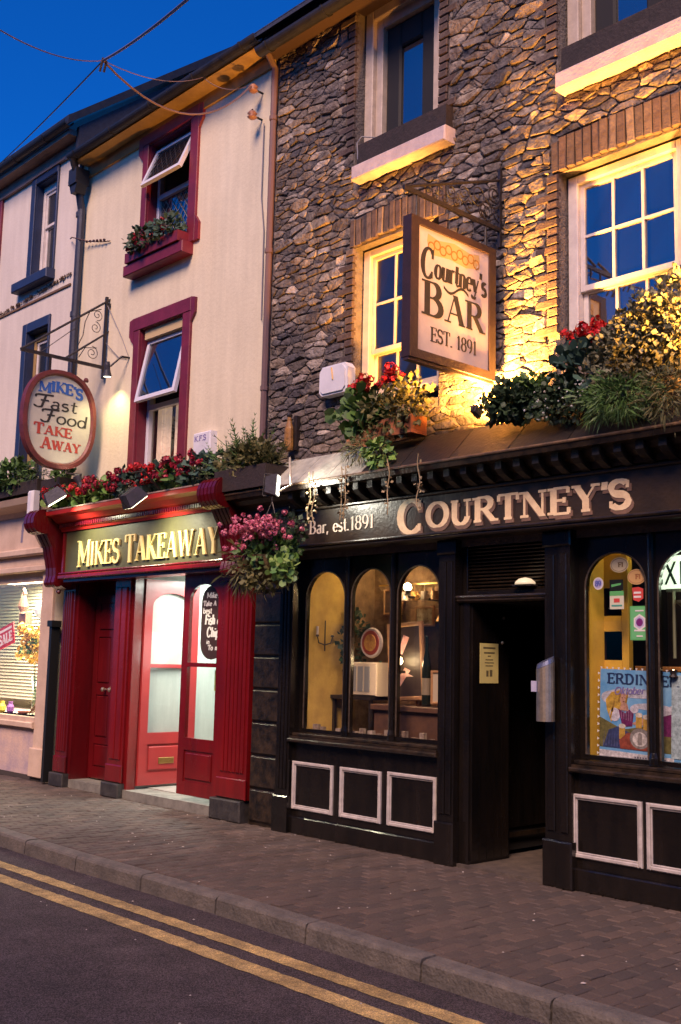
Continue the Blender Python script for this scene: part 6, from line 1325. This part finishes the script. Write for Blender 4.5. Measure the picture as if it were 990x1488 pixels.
# ================================================================== planting
def planter_box(parent, x0, x1, y0, y1, z0, z1, m=WOOD):
    m1 = MB(); m1.box(x0, x1, y0, y0 + .02, z0, z1); m1.box(x0, x1, y1 - .02, y1, z0, z1); m1.box(x0, x0 + .02, y0 + .02, y1 - .02, z0, z1); m1.box(x1 - .02, x1, y0 + .02, y1 - .02, z0, z1); m1.box(x0 + .02, x1 - .02, y0 + .02, y1 - .02, z0 + .01, z1 - .03); return m1.build('box', m, parent)
def plant(name, lab, c, clouds, fl=(), box=None, bm=WOOD, group=None, cat_='plant', seed=0, stems=True):
    t = thing(name, lab, cat_, (c[0], c[1], c[2]), group)
    if box: planter_box(t, *box, m=bm)
    for i, (cc, rad, n, s_, k, shp, *r_) in enumerate(clouds):
        m1 = MB(); leafcloud(m1, cc, rad, n, s_, seed + i * 3 + 1, shp, *(r_ or (.45,))); m1.build('foliage', FOL[k], t)
    if stems:
        rq = random.Random(seed); m1 = MB()
        for i in range(9): cc, rad = clouds[i % len(clouds)][:2]; m1.tube([(c[0] + rq.uniform(-.04, .04), c[1], c[2]), (cc[0] + rq.uniform(-.6, .6) * rad[0], cc[1] + rq.uniform(-.5, .5) * rad[1], cc[2] + rq.uniform(0, .7) * rad[2])], .005, 4)
        m1.build('stem', FOL['olive'], t)
    for (k, n, cc, rad, s_) in fl:
        rq = random.Random(seed + 50); flowers(t, k, [(cc[0] + rq.uniform(-1, 1) * rad[0], cc[1] + rq.uniform(-1, 1) * rad[1], cc[2] + rq.uniform(-1, 1) * rad[2]) for _ in range(n)], s_, seed)
    return t
# takeaway window box upstairs
plant('window_box', 'maroon window box of dark red flowers under the top takeaway window', (-10.72, -.15, 6.44), [((-10.9, -.17, 6.66), (.32, .12, .14), 260, .07, 'dark', 'leaf'), ((-10.45, -.15, 6.68), (.3, .12, .13), 240, .07, 'teal', 'leaf')],
      [('crimson', 14, (-10.8, -.22, 6.66), (.42, .08, .1), .75)], (-11.28, -10.14, -.19, -.02, 6.445, 6.57), MAROON, cat_='window box', seed=11)
# row on the red cornice
rowl = [(-12.20, 'red flowers with pale leaves at the left end of the red cornice', 'bright', 'red', .12), (-11.72, 'red flowers with bright green leaves right of the left cornice floodlight', 'bright', 'red', .13), (-11.22, 'crimson flowers over bright leaves under the small spotlight', 'bright', 'crimson', .14),
        (-10.72, 'crimson flowers with dark blue green leaves left of the middle floodlight', 'teal', 'crimson', .18), (-10.25, 'red flowers directly above the middle cornice floodlight', 'teal', 'red', .19), (-9.78, 'crimson flowers with green leaves below the white alarm box', 'green', 'crimson', .18), (-9.32, 'crimson flowers at the right end of the red cornice beside the fern', 'teal', 'crimson', .19)]
for i, (x, lab, k, fk, hz) in enumerate(rowl):
    plant('flowering_plant', lab, (x, -.30, 3.43), [((x, -.32, 3.53 + hz * .35), (.27, .13, hz * .8), 150, .10, k, 'round' if k == 'bright' else 'leaf'), ((x + .1, -.26, 3.55 + hz * .5), (.2, .12, hz * .8), 90, .07, 'dark', 'leaf')],
          [(fk, 15, (x, -.47, 3.57 + hz * .45), (.24, .05, hz * .6), .95)], group='flowering plants along the red cornice', seed=20 + i)
# fern trough
def fern(mb, c, n, L, seed, arch=.5):
    rr = random.Random(seed)
    for i in range(n):
        a = rr.uniform(0, 6.283); el_ = rr.uniform(.15, 1.3); l = L * rr.uniform(.6, 1.15); pts = []; p = Vector(c) + Vector((rr.uniform(-.3, .3) * L * 1.2, rr.uniform(-.08, .08), 0)); d = Vector((math.cos(a) * math.cos(el_), math.sin(a) * .5 * math.cos(el_), math.sin(el_)))
        for k in range(11):
            pts.append(p.copy()); d = (d + Vector((0, 0, -.035 * arch * 2))).normalized(); p += d * l / 10
        for k in range(1, 11):
            tt = pts[k] - pts[k - 1]; sd_ = tt.cross(Vector((rr.gauss(0, .3), rr.gauss(0, .3), 1))).normalized(); s_ = l * .17 * (1.15 - k / 11)
            for sg in (1, -1): q = pts[k] + sd_ * sg * s_ + tt * .8; mb.add([pts[k] - tt * .22, pts[k] + tt * .22, q], [(0, 1, 2)])
        mb.tube(pts[::3], .004, 3)
    return mb
FT = None
t = thing('fern_trough', 'dark trough of feathery ferns between the red and black shopfronts', 'planter', (-8.4, -.35, 3.3))
planter_box(t, -8.80, -7.98, -.50, -.20, 3.28, 3.50)
for i, (x, k, n, L) in enumerate(((-8.75, 'green', 26, .42), (-8.45, 'green', 34, .46), (-8.15, 'olive', 34, .36), (-8.5, 'olive', 30, .34))):
    m1 = MB(); fern(m1, (x, -.34, 3.48), n, L, 40 + i); m1.build('fronds', FOL[k], t)
m1 = MB(); fern(m1, (-8.42, -.32, 3.62), 7, .42, 77, .15); m1.build('fronds', FOL['green'], t)
m1 = MB(); leafcloud(m1, (-8.40, -.36, 3.58), (.42, .16, .17), 700, .07, 44, 'leaf', .1); m1.build('foliage', FOL['olive'], t)
m1 = MB(); leafcloud(m1, (-8.50, -.34, 3.70), (.32, .14, .16), 500, .06, 45, 'blade', .1); m1.build('foliage', FOL['dark'], t)
# hanging basket
hb = thing('hanging_basket', 'round hanging basket of pink fuchsia flowers with trailing leaves between the two shops', 'hanging basket', (-7.80, -.55, 2.5))
mb = MB(); mb.lathe([(.04, -.22), (.13, -.17), (.19, -.06), (.21, .02)], (-7.80, -.55, 2.56), 16); mb.build('basket', mat('coir_liner', (.10, .07, .03), .9, (.16, .11, .05), 30, .6, 60), hb)
mb = MB()
for a in (0, 2.1, 4.2): mb.tube([(-7.80 + .2 * math.cos(a), -.55 + .2 * math.sin(a), 2.58), (-7.80, -.55, 3.1)], .005, 4)
mb.tube([(-7.80, -.55, 3.1), (-7.80, -.56, 3.16), (-7.80, -.40, 3.2)], .01, 5); mb.build('chain', IRON, hb)
for i, (cc, rad, n, s_, k, shp) in enumerate((((-7.80, -.56, 2.64), (.29, .24, .18), 650, .06, 'green', 'leaf'), ((-8.10, -.55, 2.50), (.22, .22, .24), 380, .12, 'olive', 'blade'), ((-7.50, -.64, 2.46), (.13, .13, .13), 120, .06, 'bright', 'round'), ((-7.80, -.58, 2.42), (.30, .24, .16), 380, .06, 'olive', 'leaf'), ((-7.70, -.52, 2.84), (.30, .22, .12), 250, .055, 'dark', 'leaf'))):
    m1 = MB(); leafcloud(m1, cc, rad, n, s_, 60 + i, shp, .3, .25 if shp == 'blade' else 0); m1.build('foliage', FOL[k], hb)
rq = random.Random(9); flowers(hb, 'pink', [(-7.74 + rq.gauss(0, .17), -.74 + rq.uniform(-.16, .14), 2.82 + rq.gauss(0, .07)) for _ in range(150)], .62, 5)
flowers(hb, 'pink', [(-8.02 + rq.gauss(0, .06), -.76 + rq.uniform(-.1, .1), 2.70 + rq.gauss(0, .09)) for _ in range(14)], .6, 6)
# pub ledge
plant('geranium_box', 'terracotta box of scarlet geraniums under the window beside the hanging bar sign', (-6.66, -.26, 3.62), [((-6.86, -.30, 3.86), (.26, .16, .20), 300, .085, 'green', 'round'), ((-6.52, -.30, 3.80), (.28, .16, .24), 420, .06, 'olive', 'leaf'), ((-6.30, -.28, 3.88), (.22, .14, .25), 320, .055, 'olive', 'leaf')],
      [('red', 13, (-6.78, -.34, 4.10), (.17, .06, .05), 1.05), ('red', 8, (-6.45, -.34, 4.13), (.10, .06, .06), 1.0)], (-7.02, -6.22, -.34, -.14, 3.58, 3.74), TERRA, cat_='window box', seed=70)
plant('trailing_plant', 'yellow green trailing plant spilling over the pale blocks above the bar name', (-6.75, -.34, 3.45), [((-6.75, -.38, 3.50), (.26, .10, .13), 260, .08, 'olive', 'blade', .2, .3), ((-6.55, -.40, 3.44), (.16, .08, .14), 120, .07, 'bright', 'leaf', .2, .5)], seed=75)
rq = random.Random(15)
for i, x in enumerate((-7.36, -7.30, -6.93, -6.88, -6.35, -6.0)):
    mb = MB(); P = [(x + .012 * math.sin(k * 1.3 + x * 9), -.475 - .01 * math.cos(k), 3.34 - k * .06) for k in range(9)]
    mb.tube(P, .006, 4); o = mb.build('dry_stem', mat('dry_stems_mat', (.34, .26, .14), .8))
    tag(o, ['outer of the two dry stems hanging left of Bar, est.1891', 'inner of the two dry stems hanging left of Bar, est.1891', 'dry stem hanging just above the word est', 'dry stem hanging above the figures 1891', 'dry stem hanging over the large gold C', 'dry stem hanging over the first gold O and U'][i], 'dry stem', 'dry stems hanging over the black cornice')
    m1 = MB(); leafcloud(m1, (x, -.475, 3.1), (.03, .02, .26), 26, .03, int(-x * 100), 'leaf', .1); m1.build('withered_leaves', MATS['dry_stems_mat'], o)
plant('dark_shrub', 'low dark spiky shrub on the ledge right of the amber glare', (-5.1, -.32, 3.55), [((-5.12, -.34, 3.66), (.27, .15, .15), 1500, .05, 'dark', 'leaf', .1), ((-5.0, -.30, 3.70), (.24, .14, .15), 350, .06, 'green', 'leaf', .2)], seed=80)
plant('geranium_plant', 'crimson red geraniums before the big sash window', (-4.5, -.28, 3.6), [((-4.5, -.30, 3.82), (.24, .15, .22), 260, .08, 'teal', 'round', .3), ((-4.62, -.36, 3.62), (.26, .14, .16), 260, .05, 'dark', 'leaf', .3)], [('red', 22, (-4.44, -.36, 4.06), (.15, .06, .07), 1.05)], seed=90)
plant('white_flowered_plant', 'small leaved plant dotted with tiny white flowers left of the green mound', (-4.62, -.36, 3.5), [((-4.62, -.38, 3.55), (.28, .15, .14), 420, .04, 'dark', 'leaf', .3)], [('white', 34, (-4.6, -.50, 3.56), (.26, .05, .12), .17)], seed=95)
plant('silver_bush', 'tall feathery silver leaved bush in front of the big sash window', (-4.0, -.38, 3.5), [((-4.08, -.38, 3.82), (.24, .20, .30), 1900, .042, 'grey', 'leaf', .1), ((-3.90, -.36, 4.02), (.20, .18, .24), 1400, .04, 'grey', 'leaf', .1), ((-3.66, -.34, 4.02), (.28, .18, .36), 1700, .045, 'grey', 'leaf', .1), ((-4.24, -.4, 3.80), (.12, .14, .20), 300, .05, 'grey', 'leaf', .1)], seed=100)
plant('green_mound', 'soft bright green mound hanging over the ledge beneath the silver bush', (-4.0, -.42, 3.4), [((-4.10, -.46, 3.50), (.30, .20, .16), 1600, .075, 'green', 'blade', .1), ((-3.72, -.46, 3.48), (.2, .18, .2), 700, .07, 'olive', 'blade', .1)], seed=105)
plant('left_ledge_plant', 'leafy green plant in a dark trough above the buff shop', (-13.6, -.2, 3.75), [((-13.75, -.26, 4.02), (.42, .18, .22), 520, .09, 'green', 'leaf', .3), ((-13.1, -.24, 4.0), (.3, .16, .16), 260, .08, 'dark', 'blade', .3), ((-14.6, -.24, 4.0), (.5, .16, .2), 320, .09, 'dark', 'leaf', .3)], (), (-15.1, -12.92, -.34, -.08, 3.74, 3.90), seed=110)
plant('corner_plant', 'small green plant in a black trough left of the red cornice flowers', (-12.4, -.2, 3.75), [((-12.42, -.22, 3.98), (.14, .10, .13), 110, .08, 'green', 'leaf', .2)], (), (-12.80, -12.32, -.34, -.08, 3.66, 3.86), seed=115)

# ================================================================== boxes, insulators, cables
t = thing('alarm_box', 'white alarm box lettered K.F.S. on the cream wall above the flowers', 'alarm box', (-9.6, -.05, 3.95))
mb = MB(); mb.box(-9.78, -9.46, -.10, 0, 3.84, 4.10, .015); b_ = mb.build('case', PLASTW, t); text("K.F.S", b_, mat('faded_blue_ink', (.18, .14, .34), .6), -9.75, 4.0, .06, U, V, Nf, (0, -.1005, 0), thick=.24, thin=.1, serif=.02, depth=.0015, fit=.22, one=True)
t = thing('shop_alarm_box', 'tall white box on the buff shop corner beside the red console', 'alarm box', (-13.0, -.2, 3.5))
mb = MB(); mb.box(-13.02, -12.88, -.42, -.31, 3.40, 3.74, .03); mb.build('case', PLASTW, t)
t = thing('wall_alarm', 'white eight sided alarm cover on the stone wall left of the geraniums', 'alarm box', (-7.45, -.1, 4.3))
oc = [(-7.62, 4.16), (-7.30, 4.16), (-7.26, 4.20), (-7.26, 4.40), (-7.30, 4.45), (-7.62, 4.45), (-7.66, 4.40), (-7.66, 4.20)]
mb = MB(); mb.xz(oc, -.12, -.02); mb.xz([((p[0] + 7.46) * .86 - 7.46, (p[1] - 4.305) * .86 + 4.305) for p in oc], -.135, -.12); mb.build('case', PLASTW, t)
mb = MB(); mb.tube([(-7.47, -.137, 4.42), (-7.45, -.137, 4.30)], .010, 5); mb.build('indicator', mat('amber_indicator', (.6, .35, .1), .4), t)
t = thing('metal_vent', 'pale weathered metal cover on the stones just under the white alarm', 'vent', (-7.4, -.05, 4.0))
t2 = thing('wall_ornament', 'narrow gilded bottle shaped ornament fixed to the stone wall above the ferns', 'ornament', (-8.15, -.1, 3.7)); bpy.data.objects.remove(t)
mb = MB(); mb.lathe([(.045, 0), (.05, .04), (.045, .22), (.022, .30), (.02, .34)], (-8.13, -.09, 3.70), 10); mb.build('gilded_body', mat('old_gilt', (.40, .20, .05), .4, (.15, .07, .02), 20, .4, 40), t2); mb = MB(); mb.lathe([(.025, 0), (.03, .02), (.015, .05)], (-8.13, -.09, 4.04), 8); mb.box(-8.10, -8.05, -.06, .0, 3.70, 4.05); mb.build('dark_cap', IRON, t2)
COP = mat('copper_brown', (.26, .13, .09), .45)
for z, lab in ((7.83, 'upper brown insulator with cables on the cream wall beside the downpipe'), (7.52, 'lower brown insulator on the cream wall beside the downpipe')):
    t = thing('insulator', lab, 'insulator', (-8.85, -.1, z), 'cable insulators on the cream wall')
    mb = MB(); mb.lathe([(.03, 0), (.055, .02), (.03, .04), (.055, .06), (.03, .09)], (-8.86, -.14, z - .04), 12); mb.build('body', COP, t, smooth=True); mb = MB(); mb.tube([(-8.86, 0, z), (-8.86, -.14, z), (-8.86, -.14, z + .07)], .012, 6); mb.build('bracket', IRON, t)
def cable(pts, r_, m, lab, sag=0, n=14):
    P = []
    for (a, b) in zip(pts, pts[1:]):
        for i in range(n): t_ = i / n; q = Vector(a).lerp(Vector(b), t_); q.z -= sag * 4 * t_ * (1 - t_); P.append(q)
    P.append(Vector(pts[-1])); m1 = MB(); m1.tube(P, r_, 5); return tag(m1.build('overhead_cable', m), lab, 'cable', 'cables crossing the sky')
def ray(px, py, y):
    v = ((px - 495), (py - 744), 1568); d = [CX[i] * v[0] + 0 * i for i in range(3)]
    wx = (0.68345427 * v[0] - 0.08462255 * v[1] - 0.72507192 * v[2]); wy = (0.72962792 * v[0] + 0.11061128 * v[1] + 0.67483942 * v[2]); wz = (0.0230945 * v[0] - 0.99025459 * v[1] + 0.13734073 * v[2])
    k = (y - CAMP[1]) / wy; return (CAMP[0] + wx * k, y, CAMP[2] + wz * k)
CBD, CBP = mat('dark_cable', (.02, .02, .03), .6), mat('pinkish_cable', (.17, .11, .11), .6)
J = ray(150, 88, -3.2)
cable([ray(-60, 290, -1.2), J], .006, CBD, 'dark cable running down left across the sky from the junction', .05)
cable([J, ray(300, -25, -4.2)], .009, CBP, 'thick pinkish cable rising to the top of the photo from the junction', .03)
cable([ray(-40, 18, -5.0), J], .004, CBP, 'thin cable entering from the upper left to the junction', .08)
cable([J, (-8.86, -.17, 7.86)], .009, CBP, 'pinkish cable sagging from the junction to the wall insulator', .38)
cable([J, (-9.6, -.3, 8.2), (-8.86, -.17, 7.87)], .004, CBP, 'thinner cable just above the sagging one, over the cream eaves', .10)
mb = MB(); mb.tube([(J[0] - .04, J[1], J[2] - .07), (J[0], J[1], J[2] + .02), (J[0] + .05, J[1], J[2] - .03), (J[0] + .02, J[1], J[2] - .10)], .010, 6); tag(mb.build('cable_joint', CBD), 'small joint where the overhead cables meet in the sky', 'cable joint')
cable([(-8.80, -.02, 7.45), (-8.80, -.02, 6.6), (-8.74, -.02, 6.2), (-8.73, -.02, 5.2)], .007, mat('grey_flex', (.16, .15, .18), .6), 'thin grey wire down the cream wall below the insulators', 0)
mb = MB(); P = [(-13.0, -.03, 7.30), (-12.75, -.14, 7.22), (-12.45, -.06, 7.10), (-12.15, -.03, 7.02), (-11.95, -.02, 6.98)]; mb.tube(P, .008, 5)
for i in range(6): mb.lathe([(.012, 0), (.022, .015), (.012, .03)], (-12.5 + i * .09, -.05, 7.10 - i * .02), 6)
tag(mb.build('rusty_wire', mat('rusty_wire', (.08, .04, .04), .8)), 'short dark knotted wire stretched behind the navy downpipe near the eaves', 'wire')

# ================================================================== across the street (seen only mirrored in the panes; it also shades the shopfronts)
OPP = mat('opposite_render', (.24, .20, .19), .9, (.17, .14, .14), 1.5)
far = MB(); far.add([(-40, -14.2, -.0), (25, -14.2, 0), (25, -10.9, 0), (-40, -10.9, 0), (-40, -10.9, -.12), (25, -10.9, -.12)], [(0, 1, 2, 3), (3, 2, 5, 4)]); struct(far.build('far_pavement', PAVER))
for i, (a, b, h_) in enumerate(((-30, -19, 8.6), (-18.97, -11.5, 8.6), (-11.47, -4.5, 8.6), (-4.47, 4, 8.6), (4.03, 14, 8.6))):
    t = thing('opposite_house', 'terraced house across the street, out of the picture', 'house', (a, -12.5, 0), 'houses across the street')
    mb = MB(); mb.box(a, b, -18.5, -12.5, -.05, h_); mb.build('wall', OPP, t)
    mb = MB(); mb.yz([(-12.3, h_), (-15.4, h_ + 1.5), (-18.6, h_)], a, b); mb.build('roof', SLATE, t)
    for k in range(3):
        for z in (1.0, 4.3):
            m1 = MB(); x = a + (b - a) * (k + .5) / 3; m1.box(x - .5, x + .5, -12.5, -12.46, z, z + 1.6); m1.build('window', PANE_DK, t)
